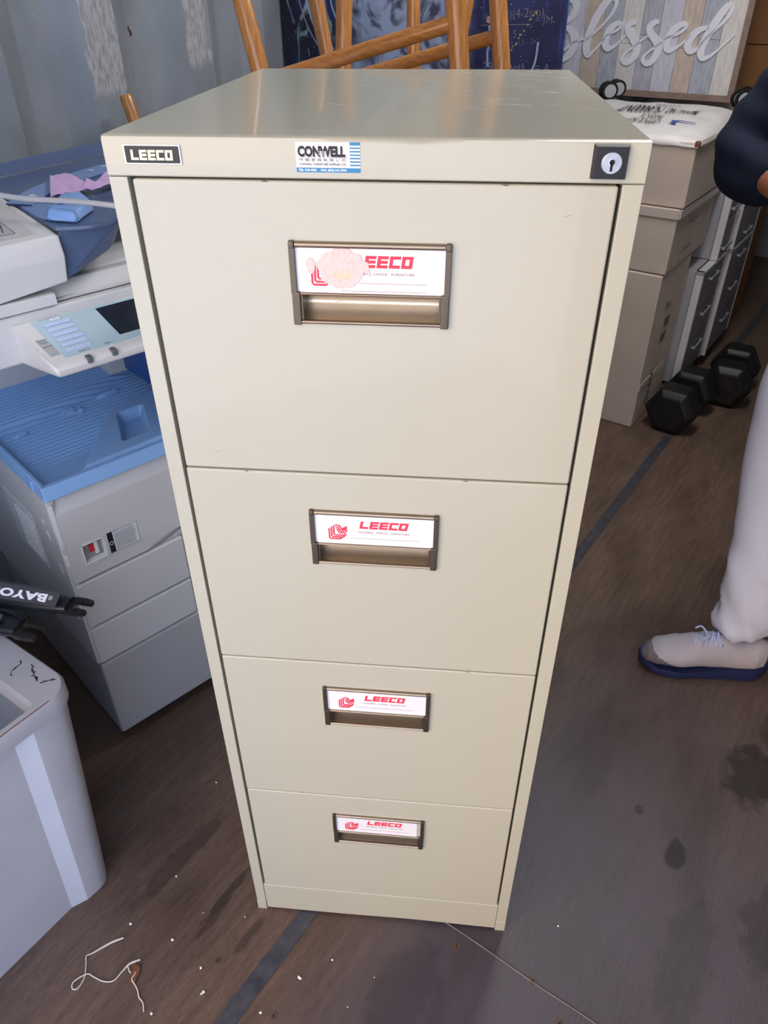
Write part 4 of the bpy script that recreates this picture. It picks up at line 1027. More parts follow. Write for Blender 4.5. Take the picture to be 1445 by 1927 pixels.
for (x, z_) in ((-.02, .36), (-.03, .30)): m.prism([(x, z_), (x+.06, z_+.0), (x+.06, z_+.035), (x, z_+.035)], 0, .0004, 'inkgrey', xf=xf)
text(m, 'No.', .05, 'inkgrey', xf @ Matrix.Translation((-.05, .43, 0)))
m.build('box_print', r)
r, hx, hy, H = carton(2.085, 2.56, .252, .80, .592, .806, 'middle carton of the stack, grey cardboard with faint dark printing on the aisle side')
m = MB(); xf = plane_xf((0, -hy-.006, 0), (1, 0, 0), (0, 0, 1))
for (x, z_, L_) in ((-.10, .14, .12), (-.12, .05, .10)):
    for k in range(5): m.ribbon([(x+L_*k/5, z_+random.uniform(0, .01)), (x+L_*k/5+.018, z_+.012)], .006, .0006, 'inkgrey', xf)
m.build('box_print', r)
m = MB(); m.box(-hx-.007, -hx+.001, -hy-.003, hy, H-.028, H-.001, 'tape'); m.box(-hx, hx, -hy-.007, -hy+.001, H-.028, H-.001, 'tape'); m.build('tape', r)
r, hx, hy, H = carton(2.095, 2.60, .245, .80, .808, 1.004, 'top carton of the stack, grey sides, its white lid printed with black lettering')
# crumpled white top
m = MB(); vs = []; fs = []; nu, nv = 40, 50
for j in range(nv+1):
    for i in range(nu+1):
        x = -hx-.006 + (2*hx+.010)*i/nu; y = -hy-.006 + (2*hy+.012)*j/nv
        edge = min(1, (x+hx+.006)/.03, (y+hy+.006)/.03)
        z = H + .014*max(0, edge)**.5 + .007*noise.noise(Vector((x*14, y*12, 3))) - .010*math.exp(-((y+hy)/.05)**2) + .030*(x+hx)/(2*hx)*max(0, edge)
        if i == 0 or j == 0: z = H - .012 - .004*noise.noise(Vector((x*30, y*30, 0)))
        vs.append((x, y, z))
for j in range(nv):
    for i in range(nu): a = j*(nu+1)+i; fs.append((a, a+1, a+nu+2, a+nu+1))
m.add(vs, fs, 'cartonwhite'); lid = m.build('lid', r, angle=70)
sol = lid.modifiers.new('s', 'SOLIDIFY'); sol.thickness = .003; sol.offset = -1
# lettering, reads upside down from the doors: x runs towards +n, tops towards the doors
m = MB(); XL = plane_xf((0, 0, 0), (0, 1, 0), (-1, 0, 0))
def drape(k0):
    for k in range(k0, len(m.v)):
        x, y, _ = m.v[k]
        z = H + .014 + .007*noise.noise(Vector((x*14, y*12, 3))) - .010*math.exp(-((y+hy)/.05)**2) + .0016 + .030*(x+hx)/(2*hx)
        ed = min(1, (x+hx+.006)/.03, (y+hy+.006)/.03); z -= .014*(1-max(0, ed)**.5); z += .0035
        m.v[k] = (x, y, z)
k0 = 0
def row(t_, n0, base_s, cap, wd, b_=0.0, mt='ink'): text(m, t_, cap/.70, mt, XL @ Matrix.Translation((n0-.5225, -(base_s-2.3475), 0)), width=wd, shear=.1, bold=b_)
row('FC8000NT', .478, 2.50, .105, .150, .0012)
row('MODEL NO.', .355, 2.49, .075, .110, .0006)
row('PRODUCTS', .440, 2.365, .042, .075, .0004)
row('OFFICE SUPPLY', .425, 2.285, .050, .150, .0006)
row('PLAIN PAPER', .44, 2.555, .022, .09)
M['logoblue'] = mat('logo_blue_print', (44, 84, 170), 0.6)
for q in (((0, .06), (.03, .055), (.018, .035), (.034, .012), (0, .0), (.014, .03)), ((-.05, .012), (.02, -.002), (.005, .012), (-.05, .02))):
    m.prism([(.362-.5225+a, -(2.30-2.3475)+b_) for a, b_ in q], 0, .0002, 'logoblue', xf=XL)
drape(k0); m.build('lid_print', lid)
m = MB(); m.box(-hx-.006, -hx+.012, -hy-.008, -hy+.008, H-.014, H+.006, 'leaf', .004); m.build('torn_corner', r)['label'] = 'torn brown corner'

# grey drawer pedestals behind the cartons: two columns, stacked two high
def pedestal(s0, s1, n0, n1, z0, label, flip, h=.462):
    r = empty('drawer_pedestal', W((s0+s1)/2, (n0+n1)/2, z0), TH, label, 'drawer unit', 'grey drawer pedestals')
    hx, hy = (s1-s0)/2, (n1-n0)/2
    b0 = .055 if not flip else 0.0; H = b0 + h
    m = MB(); m.box(-hx, hx, -hy+.02, hy, b0, H, 'ped', .003)
    m.box(-hx, -hx+.018, -hy-.004, -hy+.03, b0, H, 'pedwhite', .002); m.box(hx-.018, hx, -hy-.004, -hy+.03, b0, H, 'pedwhite', .002); m.box(-hx, hx, -hy-.004, -hy+.03, H-.016, H, 'pedwhite', .002)
    if flip: m.box(-hx, hx, -hy, hy, H-.002, H+.004, 'pedwhite', .001)
    m.build('carcass', r)
    zs_ = [b0+.006, b0+.155, b0+.300, H-.018]
    for k in range(3):
        m = MB(); m.box(-hx+.020, hx-.020, -hy-.002, -hy+.02, zs_[k]+.002, zs_[k+1]-.003, 'pedfront', .002); d = m.build('drawer', r)
        m = MB(); zz = zs_[k+1]-.035 if not flip else zs_[k]+.035
        hw = min(.06, hx-.03); m.box(-hw, hw, -hy-.016, -hy-.010, zz-.006, zz+.006, 'steel', .002); m.box(-hw+.002, -hw+.010, -hy-.012, -hy-.001, zz-.004, zz+.004, 'steel'); m.box(hw-.010, hw-.002, -hy-.012, -hy-.001, zz-.004, zz+.004, 'steel')
        m.build('handle', d)
    zc = 0 if not flip else H+.004
    for (x, y) in ((-hx+.04, -hy+.06), (hx-.05, -hy+.06), (-hx+.04, hy-.06), (hx-.05, hy-.06)):
        if flip and s0 > 2.7 and x < 0: continue
        c = MB(); sg = 1 if flip else -1; zb = zc if flip else b0
        c.box(x-.018, x+.018, y-.018, y+.018, min(zb, zb+sg*.004), max(zb, zb+sg*.004), 'steel'); zw = zb + sg*.070; Rw = .031 if flip else .0235
        if not flip: zw = .0235
        if flip: c.hull([(x-.012, y-.006, zb), (x+.012, y+.006, zb), (x+.012, y-.006, zb), (x-.012, y+.006, zb), (x-.004, y-.006, zw+.012), (x+.014, y+.006, zw+.012), (x+.014, y-.006, zw+.012), (x-.004, y+.006, zw+.012)], 'steel', .003)
        c.tube([(x, y, zb), (x+.010, y, zw)], .006, 'steel', 10)
        cs = c.build('caster', r)
        for dy in (-.016, .016):
            c = MB(); xfm = Matrix.Translation((x+.004, y, zw)) @ Matrix.Rotation(math.radians(-50), 4, 'Z') @ Matrix.Translation((0, dy, 0)) @ Matrix.Rotation(math.radians(90), 4, 'X')
            c.lathe([(Rw*.6, -.007), (Rw, -.006), (Rw, .006), (Rw*.6, .007)], 'rubber', 24, xfm); c.lathe([(Rw*.74, -.0078), (Rw*.74, .0078)], 'hub', 20, xfm); c.build('wheel', cs)
    return r
pedestal(2.445, 2.79, .205, .72, 0, 'grey drawer pedestal on the floor directly behind the carton stack', False)
pedestal(2.615, 2.795, .205, .82, .519, 'grey drawer pedestal lying upturned right behind the top carton, casters in the air', True, .478)
pedestal(2.80, 3.20, .190, .72, 0, 'far grey drawer pedestal on the floor, its casters beside the aisle', False)
pedestal(2.80, 3.20, .190, .72, .519, 'far grey drawer pedestal upturned on another, in the back behind the sign', True, .478)

# ------------------------------------------------------------ sign
WOODS = [('plank_white', (222, 220, 218), (196, 192, 190)), ('plank_beige', (212, 198, 186), (186, 170, 160)), ('plank_blue', (156, 164, 182), (190, 194, 206)), ('plank_cream', (226, 224, 222), (202, 200, 200)), ('plank_lav', (190, 190, 204), (164, 164, 178)), ('plank_pale', (212, 212, 228), (188, 190, 206))]
for nm_, a, c in WOODS: M[nm_] = mat(nm_, a, 0.75, rgb2=c, scale=10, stretch=(1, 9, 2.0))
SB = 1.0375
sg = empty('pallet_sign', W(2.835, .333, SB), TH, 'pallet-board sign with white raised script reading Blessed, propped at the back right', 'sign')
SWD, SHT = .93, .58
m = MB(); order = ['plank_white', 'plank_beige', 'plank_blue', 'plank_cream', 'plank_lav', 'plank_pale', 'plank_beige', 'plank_blue', 'plank_cream', 'plank_lav', 'plank_pale', 'plank_beige']
# order counted from the right edge
order = ['plank_cream', 'plank_blue', 'plank_beige', 'plank_pale', 'plank_lav', 'plank_cream', 'plank_blue', 'plank_beige', 'plank_pale', 'plank_lav', 'plank_white', 'plank_blue']
y = .022
for k in range(12):
    y2 = min(y+.0755 + (.004 if k % 2 else -.003), SWD-.02)
    zc_ = .05 + .10*((k*37) % 10)/10
    zcuts = [.02, .02+zc_+.06, SHT-.02] if k % 3 else [.02, SHT-.02]
    for j in range(len(zcuts)-1):
        m.box(.004, .012, y+.0006, y2-.0006, zcuts[j]+.0006, zcuts[j+1]-.0004, order[(k + j*3) % 10 if j < len(zcuts)-2 else k], .0008)
    y = y2
    if y >= SWD-.021: break
m.box(.012, .018, .004, SWD-.004, .004, SHT-.004, 'plank_beige'); board = m.build('board', sg)
M['frame_wood'] = mat('greyish_brown_frame', (150, 128, 118), 0.7, rgb2=(126, 106, 98), scale=12, stretch=(2, 2, 6))
m = MB(); m.box(-.004, .022, 0, .022, 0, SHT, 'frame_wood', .0015); m.box(-.004, .022, SWD-.022, SWD, 0, SHT, 'frame_wood', .0015); m.box(-.004, .022, .022, SWD-.022, 0, .022, 'frame_wood', .0015); m.box(-.004, .022, .022, SWD-.022, SHT-.022, SHT, 'frame_wood', .0015)
m.build('frame', sg)
M['script'] = mat('white_script_lettering', (232, 234, 246), 0.6)
# script strokes: (x to the right, y up) in sign centimetres, measured from the frame's lower right corner
def SCR(p):   # trace units -> metres on the board (right edge = 0)
    return (-(1178 - p[0])*.000613/1.0, (700 - p[1])*.000445)
m = MB(); XS_ = plane_xf((.0035, .035, .041), (0, -1, 0), (0, 0, 1))
def stroke(pts, ws):
    P_ = catmull([(*SCR(p), w*.00066) for p, w in zip(pts, ws)], 7)
    m.ribbon([(a, b_) for a, b_, c in P_], [c for a, b_, c in P_], .007, 'script', XS_)
stroke([(-20, 240), (-30, 130), (0, 70), (60, 62), (112, 76), (135, 125), (122, 185), (85, 232), (50, 256)], [16, 20, 24, 30, 36, 40, 38, 26, 12])
stroke([(40, 262), (80, 276), (125, 312), (150, 370), (152, 430), (120, 500), (60, 540), (0, 520), (-20, 440), (30, 400)], [12, 24, 36, 46, 48, 40, 26, 18, 14, 10])
stroke([(70, 470), (105, 440), (140, 400), (185, 378), (232, 350)], [10, 14, 14, 14, 10])
stroke([(225, 385), (290, 310), (350, 230), (392, 150), (402, 85), (378, 56), (340, 84), (296, 170), (262, 270), (243, 360), (240, 440), (258, 490), (292, 460), (330, 405), (362, 352)], [8, 12, 14, 18, 22, 26, 40, 46, 44, 44, 42, 30, 16, 12, 10])
stroke([(350, 345), (395, 318), (438, 285), (458, 254), (432, 240), (398, 270), (372, 325), (366, 390), (388, 430), (430, 412), (468, 368), (500, 320)], [8, 12, 16, 20, 28, 36, 42, 42, 34, 18, 12, 10])
stroke([(552, 240), (528, 232), (502, 258), (510, 300), (548, 350), (580, 410), (578, 470), (545, 525), (512, 530), (494, 500), (520, 450), (570, 400), (620, 345), (645, 320)], [16, 30, 34, 36, 42, 46, 42, 32, 26, 18, 14, 12, 12, 8])
stroke([(695, 226), (668, 228), (642, 262), (650, 305), (690, 350), (718, 405), (712, 470), (682, 525), (648, 528), (630, 495), (655, 450), (705, 400), (750, 350), (780, 320)], [16, 30, 34, 36, 42, 46, 42, 32, 26, 18, 14, 12, 12, 8])
stroke([(755, 345), (810, 315), (850, 285), (868, 248), (842, 236), (805, 266), (774, 325), (766, 385), (786, 425), (826, 410), (868, 365), (905, 315)], [8, 12, 16, 20, 28, 36, 42, 42, 34, 18, 12, 10])
stroke([(1005, 262), (975, 262), (935, 290), (905, 345), (900, 400), (925, 428), (960, 405), (995, 340), (1040, 275), (1085, 210), (1112, 150), (1108, 104), (1080, 116), (1046, 190), (1015, 275), (992, 360), (985, 430), (1002, 475), (1040, 462), (1085, 410), (1130, 345), (1162, 300)], [12, 24, 36, 42, 40, 32, 18, 12, 14, 18, 22, 26, 36, 42, 42, 42, 40, 30, 18, 12, 10, 6])
m.build('lettering', sg, angle=50)['label'] = 'white raised script word Blessed'

# brown cartons far behind the pedestals
for k, (z0, z1) in enumerate(((0, .42), (.422, .84), (.842, 1.20), (1.202, 1.62))):
    carton(3.30, 3.72, .235, .75, z0, z1, ('brown cardboard box on the floor, lowest of the back right stack', 'brown cardboard box second from the floor in the back right stack', 'brown cardboard box just below eye level in the back right stack', 'brown cardboard box topmost of the back right stack')[k], 'cartonbrown', group='brown cartons at the back')
# bulk behind the sign so that it leans on something
# ------------------------------------------------------------ dumbbells
def dumbbell(s, n, label, rz=0.0):
    r = empty('dumbbell', W(s, n, 0), TH+rz, label, 'dumbbell', 'black hex dumbbells')
    Rh = .098
    for sx in (-1, 1):
        m = MB(); hx = [(Rh*math.cos(math.radians(60*k+30)), Rh*math.sin(math.radians(60*k+30))) for k in range(6)]
        zc = Rh*math.cos(math.radians(30)); zc = Rh*math.cos(math.radians(30))
        hx = [(Rh*math.cos(math.radians(60*k)), Rh*math.sin(math.radians(60*k))) for k in range(6)]
        pts = []
        for (dx, sc_) in ((.042, .78), (.056, 1.0), (.140, 1.0), (.160, .72)):
            pts += [(sx*dx, a*sc_, zc + b_*sc_) for a, b_ in hx]
        m.hull(pts, 'rubber', .006, 2)
        hd_ = m.build('head', r, angle=25)
        m = MB(); m.lathe([(.034, 0), (.034, .0015), (.030, .002)], 'rubber', 24, Matrix.Translation((sx*.160, 0, zc)) @ Matrix.Rotation(math.radians(90*sx), 4, 'Y')); m.build('end_cap', hd_)
    m = MB(); m.tube([(-.06, 0, zc), (-.02, 0, zc), (.02, 0, zc), (.06, 0, zc)], [.014, .017, .017, .014], 'steel', 16); m.build('grip', r, angle=60)
dumbbell(2.262, .132, 'near black hexagonal dumbbell on the floor against the carton stack', math.radians(-3))
dumbbell(2.602, .030, 'farther black hexagonal dumbbell on the floor beside the pedestals', math.radians(4))

# ------------------------------------------------------------ person
person = empty('person', (.96, .84, 0), 0, 'person in a navy jacket, pale trousers and grey trainers standing with hands together at right', 'person')
PO = Vector((.96, .84, 0))
def skin(name, nodes, edges, mt, parent, sub=2, root=0):
    me = bpy.data.meshes.new(name); me.from_pydata([tuple(Vector(n_[0])) for n_ in nodes], edges, [])
    o = bpy.data.objects.new(name, me); COL.objects.link(o)
    md = o.modifiers.new('k', 'SKIN'); md.use_smooth_shade = True; md.branch_smoothing = .6
    lay = me.skin_vertices[0].data
    for i, n_ in enumerate(nodes):
        rr = n_[1]; lay[i].radius = (rr, rr) if isinstance(rr, (int, float)) else rr
        lay[i].use_root = (i == root)
    s_ = o.modifiers.new('s', 'SUBSURF'); s_.levels = sub; s_.render_levels = sub
    dg = bpy.context.evaluated_depsgraph_get(); dg.update()
    nm_ = bpy.data.meshes.new_from_object(o.evaluated_get(dg)); bpy.data.objects.remove(o)
    nm_.materials.clear(); nm_.materials.append(M[mt])
    nm_.polygons.foreach_set('use_smooth', [True]*len(nm_.polygons)); nm_.polygons.foreach_set('material_index', [0]*len(nm_.polygons))
    nm_.name = name; o = bpy.data.objects.new(name, nm_); COL.objects.link(o); o.parent = parent
    return o
def Pn(x, y, z): return Vector((x, y, z)) - PO
fdir = Vector((-.55, -.83, 0)).normalized(); rdir = Vector((fdir.y, -fdir.x, 0))     # person's right
pel = Vector((.955, .90, .93)); chest = Vector((.96, .98, 1.24)); neck = Vector((.95, .98, 1.47))
rsh = chest + rdir*.165 + Vector((0, 0, .15)); lsh = chest - rdir*.165 + Vector((0, 0, .15))
relb = Vector((.640, 1.04, 1.125)); rwr = Vector((.668, .850, 1.100)); lelb = Vector((1.20, .80, 1.125)); lwr = Vector((.90, .74, 1.10))
rhip = pel + rdir*.09 - Vector((0, 0, .06)); lhip = pel - rdir*.09 - Vector((0, 0, .06))
rkn = Vector((.850, .855, .47)); ran = Vector((.835, .715, .10)); lkn = Vector((1.10, .80, .47)); lan = Vector((1.13, .83, .10))
hc = neck + Vector((0, 0, .098)) + fdir*.02
hand_r = rwr + Vector((.05, -.055, .0)); hand_l = lwr + Vector((-.055, -.045, .005))
nodes = [(pel-PO, .12), (chest-PO, .13), (neck-PO-Vector((0, 0, .03)), .055), (hc-PO+Vector((0, 0, .01)), (.078, .090)), (hc-PO+Vector((0, 0, .075)), .066),
         (rsh-PO, .05), (relb-PO, .038), (rwr-PO, .026), (lsh-PO, .05), (lelb-PO, .038), (lwr-PO, .026),
         (rhip-PO, .075), (rkn-PO, .052), (ran-PO, .035), (lhip-PO, .075), (lkn-PO, .052), (lan-PO, .035), (hand_r-PO, (.036, .020)), (hand_l-PO, (.036, .020)), (hc-PO+Vector((0, 0, .112)), .034), (hc-PO+Vector((0, 0, -.055))+fdir*.008, .058)]
edges = [(0, 1), (1, 2), (2, 20), (20, 3), (3, 4), (4, 19), (1, 5), (5, 6), (6, 7), (1, 8), (8, 9), (9, 10), (0, 11), (11, 12), (12, 13), (0, 14), (14, 15), (15, 16), (7, 17), (10, 18)]
def fingers(wr, pc, out_dir):
    f_ = (pc-wr).normalized(); side = f_.cross(Vector((0, 0, 1))).normalized(); up = side.cross(f_)
    k = []
    for i_, (o2, L_) in enumerate(((-.027, .066), (-.009, .075), (.009, .070), (.026, .056))):
        b_ = pc + up*o2*-1 + f_*.018
        n0 = len(nodes)
        nodes.append((b_-PO, .0095)); nodes.append((b_+f_*L_*.5+side*out_dir*.006-PO, .0088)); nodes.append((b_+f_*L_*.78+side*out_dir*.026-PO, .0080)); nodes.append((b_+f_*L_*.80+side*out_dir*.045-PO, .0070))
        host = 17 if wr is rwr else 18
        edges.extend([(host, n0), (n0, n0+1), (n0+1, n0+2), (n0+2, n0+3)])
    n0 = len(nodes); b_ = pc + up*.030 - f_*.012
    nodes.append((b_-PO, .012)); nodes.append((b_+f_*.03+up*.014+side*out_dir*.012-PO, .010)); nodes.append((b_+f_*.055+up*.008+side*out_dir*.022-PO, .008))
    edges.extend([(17 if wr is rwr else 18, n0), (n0, n0+1), (n0+1, n0+2)])
fingers(rwr, hand_r, -1); fingers(lwr, hand_l, 1)
body = skin('body', nodes, edges, 'skin', person, 2)
# face
fx = Matrix((rdir*-1, fdir*-1, Vector((0, 0, 1)))).transposed().to_4x4(); fx.translation = hc - PO
m = MB(); m.hull([(-.010, -.082, -.012), (.010, -.082, -.012), (0, -.112, -.016), (0, -.088, .022), (-.016, -.080, -.018), (.016, -.080, -.018)], 'skin', .004, 3, fx)
for sx in (-1, 1): m.lathe([(.004, -.022), (.013, -.012), (.015, .006), (.008, .024)], 'skin', 12, fx @ Matrix.Translation((sx*.072, .0, -.002)))
m.build('nose_and_ears', body, angle=60)
for sx in (-1, 1):
    m = MB(); m.lathe([(.0005, -.0085), (.006, -.006), (.0088, 0), (.006, .006), (.0005, .0085)], 'eye', 16, fx @ Matrix.Translation((sx*.028, -.067, .012))); m.lathe([(.005, .0), (.004, .0015)], 'hair', 12, fx @ Matrix.Translation((sx*.028, -.0755, .012)) @ Matrix.Rotation(math.radians(90), 4, 'X')); m.build('eye', body, angle=60)
m = MB(); m.tube([(-.024, -.083, -.046), (-.01, -.090, -.043), (0, -.0905, -.045), (.01, -.090, -.043), (.024, -.083, -.046)], [.002, .005, .005, .005, .002], 'shoetoe', 8, xf=fx); m.build('mouth', body, angle=60)
hn = [(hc-PO+Vector((0, 0, .108))+fdir*.004, .066), (hc-PO+Vector((0, 0, .074))-fdir*.010, .086), (hc-PO+Vector((0, 0, .01))-fdir*.040, .074), (hc-PO-Vector((0, 0, .04))-fdir*.045, .050)]
skin('hair', hn, [(0, 1), (1, 2), (2, 3)], 'hair', body, 3)
# trousers
def dp(v): return v-PO
tn = [(dp(pel), .145), (dp(rhip)+Vector((0, 0, -.06)), .105), (dp(rkn)+Vector((-.0, .02, .12)), .090), (dp(rkn), .080), (dp(rkn.lerp(ran, .35)), .074), (dp(rkn.lerp(ran, .62)), .072), (dp(rkn.lerp(ran, .85))+Vector((.003, .0, 0)), .074), (dp(ran)+Vector((.0, .008, -.018)), .082),
      (dp(lhip)+Vector((0, 0, -.06)), .105), (dp(lkn), .082), (dp(lkn.lerp(lan, .6)), .074), (dp(lan)+Vector((0, .005, -.03)), .080), (dp(pel)+Vector((0, 0, .06)), .135)]
tr = skin('trousers', tn, [(0, 1), (1, 2), (2, 3), (3, 4), (4, 5), (5, 6), (6, 7), (0, 8), (8, 9), (9, 10), (10, 11), (0, 12)], 'trouser', person, 3)
for v in tr.data.vertices:      # soft folds, strongest near the hem
    k = .0055 + .010*max(0, (.42-v.co.z)/.42); q = v.co
    f_ = noise.noise(Vector((q.x*9+q.z*7, q.y*9, q.z*6)))*k*1.3 + noise.noise(Vector((q.x*20+q.z*34, q.y*20, q.z*16)))*k*.8*max(0, (.34-q.z)/.34)
    w_ = max(0, min(1, (.40-q.z)/.30)); an = math.atan2(q.y-(ran-PO).y, q.x-(ran-PO).x)
    f_ += .012*w_*(.55-abs(math.sin(q.z*48 + an*2.6 + 2.2*noise.noise(Vector((q.x*8, q.y*8, q.z*5))))))
    v.co += v.normal*f_
# jacket
jn = [(dp(chest)+Vector((0, 0, -.22)), .165), (dp(chest)+Vector((0, 0, -.02)), .175), (dp(chest)+Vector((0, 0, .13)), .11), (dp(neck)-Vector((0, 0, .02)), .07),
      (dp(rsh)+Vector((0, 0, -.01)), .080), (dp(rsh.lerp(relb, .5)), .074), (dp(relb)+Vector((0, 0, -.004)), .072), (dp(relb.lerp(rwr, .5))+Vector((.004, 0, -.012)), .066), (dp(relb.lerp(rwr, .90)), .046),
      (dp(lsh)+Vector((0, 0, -.01)), .080), (dp(lelb), .070), (dp(lelb.lerp(lwr, .85)), .046), (dp(pel)+Vector((0, 0, -.08)), .165), (dp(pel)+Vector((0, 0, -.17)), .165)]
jk = skin('jacket', jn, [(0, 1), (1, 2), (2, 3), (1, 4), (4, 5), (5, 6), (6, 7), (7, 8), (1, 9), (9, 10), (10, 11), (0, 12), (12, 13)], 'navy', person, 3)
for v in jk.data.vertices:
    q = v.co; v.co += v.normal*(noise.noise(Vector((q.x*11, q.y*11, q.z*14)))*.010 + .003*math.sin(q.z*90+q.x*40))
# shoes
def shoe(toe, heel, side_):
    toe = Vector(toe); heel = Vector(heel); L_ = (heel-toe).length; x = (heel-toe).normalized(); yv = Vector((0, 0, 1)).cross(x)
    mx = Matrix((x, yv, Vector((0, 0, 1)))).transposed().to_4x4(); mx.translation = toe - PO
    r = bpy.data.objects.new('shoe', None)
    def sect(u):      # half width, top height
        wv = [(0, .012), (.04, .030), (.12, .042), (.28, .049), (.5, .041), (.7, .036), (.88, .036), (.96, .028), (1, .012)]
        hv = [(0, .042), (.05, .056), (.15, .072), (.3, .082), (.42, .098), (.5, .108), (.62, .104), (.78, .092), (.92, .104), (1, .098)]
        def ip(T, u):
            for i in range(len(T)-1):
                if T[i][0] <= u <= T[i+1][0]:
                    k = (u-T[i][0])/(T[i+1][0]-T[i][0]); k = k*k*(3-2*k); return T[i][1]+(T[i+1][1]-T[i][1])*k
            return T[-1][1]
        return ip(wv, u), ip(hv, u)
    rings = []; N2 = 48
    for i in range(97):
        u = i/96; w_, h_ = sect(u); ring_ = []
        for k in range(N2):
            a = 2*math.pi*k/N2; c_, s_ = math.cos(a), math.sin(a)
            zb = .020; ring_.append((u*L_, w_*math.copysign(abs(c_)**.75, c_)*(1-.25*max(0, s_)), zb + (h_-zb)*(.5+.5*math.copysign(abs(s_)**.8, s_))))
        rings.append(ring_)
    m = MB(); m.loft(rings, 'shoe', xf=mx); up_ = m.build('shoe', person, angle=70)
    up_.data.materials.append(M['shoetoe'])
    for p_ in up_.data.polygons:
        c_ = mx.inverted() @ p_.center; u = c_.x/L_
        if c_.z < .030 + .035*max(0, 1-u/.30) + .012*max(0, (u-.7)/.3) or u < .07 + .07*(1-min(1, c_.z/.06)): p_.material_index = 1
    m = MB(); rings = []
    for i in range(33):
        u = i/32; w_, h_ = sect(u); w_ += .003; z0_ = .016*max(0, 1-u/.20)**2 + .006*max(0, (u-.92)/.08); z1_ = .021 + .020*max(0, (u-.40)/.60) + .010*max(0, 1-u/.12)
        x_ = u*L_ + (.006 if u > .99 else (-.004 if u < .01 else 0))
        rings.append([(x_, -w_, z0_), (x_, w_, z0_), (x_, w_*1.05, (z0_+z1_)/2), (x_, w_, z1_), (x_, -w_, z1_), (x_, -w_*1.05, (z0_+z1_)/2)])
    m.loft(rings, 'sole', xf=mx)
    for i in range(14): m.box(.02+i*L_/15, .02+i*L_/15+.008, -.03, .03, .000, .006, 'sole', xf=mx)
    m.build('sole', up_, angle=50)
    m = MB()
    poly = [(.38*L_, -.020), (.60*L_, -.024), (.60*L_, .024), (.38*L_, .020), (.34*L_, 0)]
    vs_ = [(a, b_, sect(a/L_)[1]-.004-abs(b_)*.25 + .004) for a, b_ in poly]; m.add(vs_ + [(a, b_, c_-.01) for a, b_, c_ in vs_], [(0, 1, 2, 3, 4), (9, 8, 7, 6, 5)] + [(i, (i+1) % 5, 5+(i+1) % 5, 5+i) for i in range(5)], 'shoetoe', mx); m.build('tongue', up_)
    m = MB()
    for i in range(5):
        u = .37+.042*i; z_ = sect(u)[1]
        m.tube([(u*L_, -.026, z_-.012), (u*L_+.004, -.012, z_+.001), (u*L_+.009, .0, z_+.004), (u*L_+.012, .012, z_+.001), (u*L_+.014, .026, z_-.012)], .0026, 'lace', 8, xf=mx)
        m.tube([(u*L_+.014, -.026, z_-.012), (u*L_+.008, .0, z_+.005), (u*L_, .026, z_-.012)], .0022, 'lace', 8, xf=mx)
    m.tube(catmull([(.50*L_, 0, .112), (.46*L_, -.02, .120), (.42*L_, -.022, .112), (.47*L_, -.004, .113), (.44*L_, .018, .118), (.40*L_, .022, .108)], 5), .0024, 'lace', 8, xf=mx)
    m.build('laces', up_, angle=60)
shoe((.600, .700, .0), (.895, .690, .0), 1)
shoe((1.02, .66, .0), (1.16, .91, .0), -1)

# ------------------------------------------------------------ small things on the floor
st1 = [(-.461, -.077), (-.48, -.087), (-.506, -.107), (-.515, -.113), (-.51, -.126), (-.504, -.147), (-.508, -.164), (-.517, -.166), (-.519, -.156), (-.501, -.142), (-.487, -.145), (-.468, -.150), (-.451, -.147), (-.442, -.132), (-.433, -.118), (-.417, -.110)]
m = MB(); p_ = catmull([(a, b_, .0022 + (.002 if k in (8, 9) else 0)) for k, (a, b_) in enumerate(st1)], 7); n_ = len(p_)
m.tube(p_, [.0011 + .0008*(math.exp(-((k-6)/7)**2) + math.exp(-((k-n_+7)/6)**2)) for k in range(n_)], 'string', 8)
o = m.build('string', None, angle=60); tagit(o, 'long looped white cotton string lying on the floor left of the cabinet', 'string', 'white strings on the floor')
m = MB(); p_ = catmull([(-.436, -.121, .002), (-.427, -.132, .002), (-.418, -.131, .002), (-.420, -.142, .0035), (-.413, -.149, .002), (-.404, -.158, .002), (-.398, -.168, .002), (-.388, -.176, .002), (-.382, -.189, .002)], 6)
m.tube(p_, .0011, 'string', 8); o = m.build('string', None, angle=60); tagit(o, 'short white string end lying over a dry brown leaf on the floor', 'string', 'white strings on the floor')
m = MB(); vs = []; 
for j in range(9):
    for i in range(9):
        u, v = i/8-.5, j/8-.5; vs.append((-.418 + u*.016*(1-abs(v)), -.132 + v*.030, .0012 + .003*abs(u) + .002*noise.noise(Vector((u*5, v*5, 1))) + .0012))
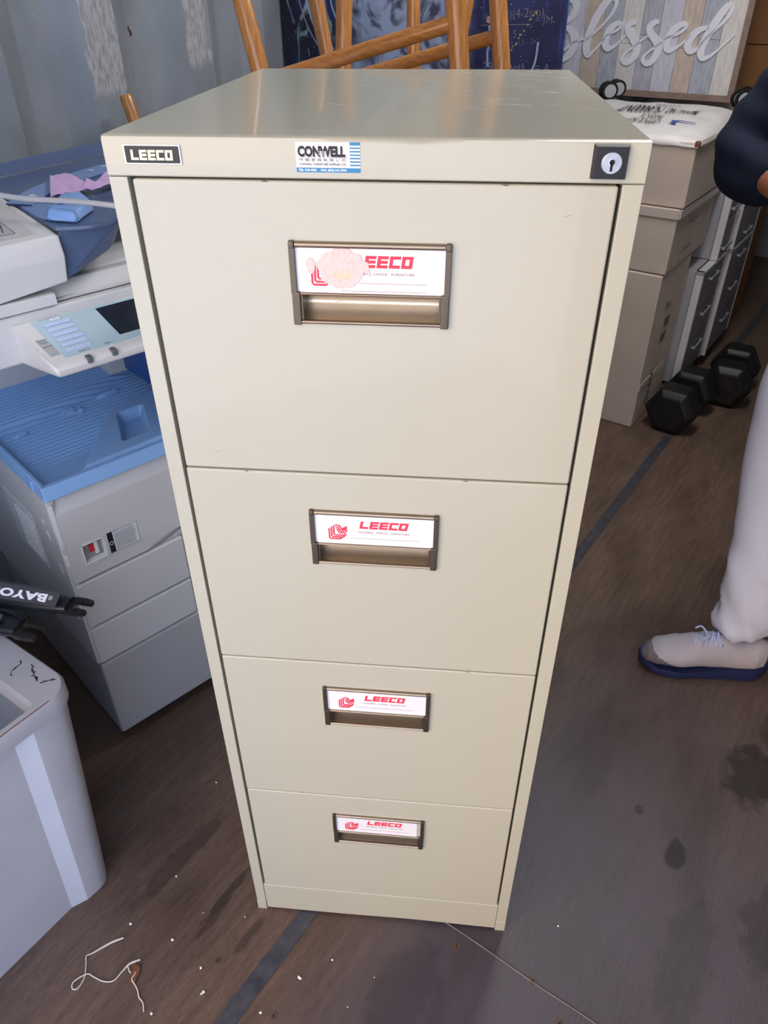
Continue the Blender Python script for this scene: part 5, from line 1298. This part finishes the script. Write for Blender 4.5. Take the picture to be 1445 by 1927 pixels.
m.add(vs, [(j*9+i, j*9+i+1, j*9+i+10, j*9+i+9) for j in range(8) for i in range(8)], 'leaf'); o = m.build('dry_leaf'); o.modifiers.new('s', 'SOLIDIFY').thickness = .0006
tagit(o, 'small curled dry brown leaf on the floor under the white string', 'leaf')
beads = [(-.382, .253), (-.402, .043), (-.457, -.052), (-.371, -.072), (-.306, -.113), (-.29, -.15), (-.293, -.153), (-.368, -.19), (-.077, -.079), (-.128, -.114), (-.131, -.112), (-.185, -.172), (.328, .016), (-.25, -.02), (-.33, -.02), (-.04, -.15), (-.10, -.19), (.0, -.10)]
base = None
for k, (x, y) in enumerate(beads):
    if base is None:
        m = MB(); m.lathe([(.0002, 0), (.0014, .0004), (.0020, .0018), (.0016, .0034), (.0002, .0040)], 'foam', 12); base = o = m.build('foam_bead', None, angle=80)
    else:
        o = base.copy(); COL.objects.link(o)
    o.location = (x, y, 0); s_ = random.uniform(.9, 1.4) if k < 13 else .6; o.scale = (s_, s_*random.uniform(.8, 1.2), s_*.8)
    tagit(o, 'tiny white foam bead scattered on the plywood floor', 'bead', 'white foam beads on the floor')
base = None
for k, (x, y, lb) in enumerate(((-.279, -.098, 'worn round screw head in the floor left of the steel strip'), (-.162, -.174, 'worn round screw head at the bottom edge right of the steel strip'), (.143, -.035, 'chipped screw head in the floor just below the cabinet, beside the joint'), (.275, -.080, 'coppery cross-head screw in the floor on the plywood joint'), (.315, -.141, 'dark screw head at the lower right end of the plywood joint'))):
    if base is None:
        m = MB(); m.lathe([(.0058, -.0004), (.0060, .0004), (.0054, .0010), (.0040, .0008), (.0001, .0008)], 'rust', 24)
        m.box(-.0028, .0028, -.0006, .0006, .0007, .0011, 'dark'); m.box(-.0006, .0006, -.0028, .0028, .0007, .0011, 'dark'); base = o = m.build('floor_screw', None, angle=40)
    else: o = base.copy(); COL.objects.link(o)
    o.location = (x, y, 0.0003); o.rotation_euler = (0, 0, k*.6); tagit(o, lb, 'screw', 'screws in the plywood floor')
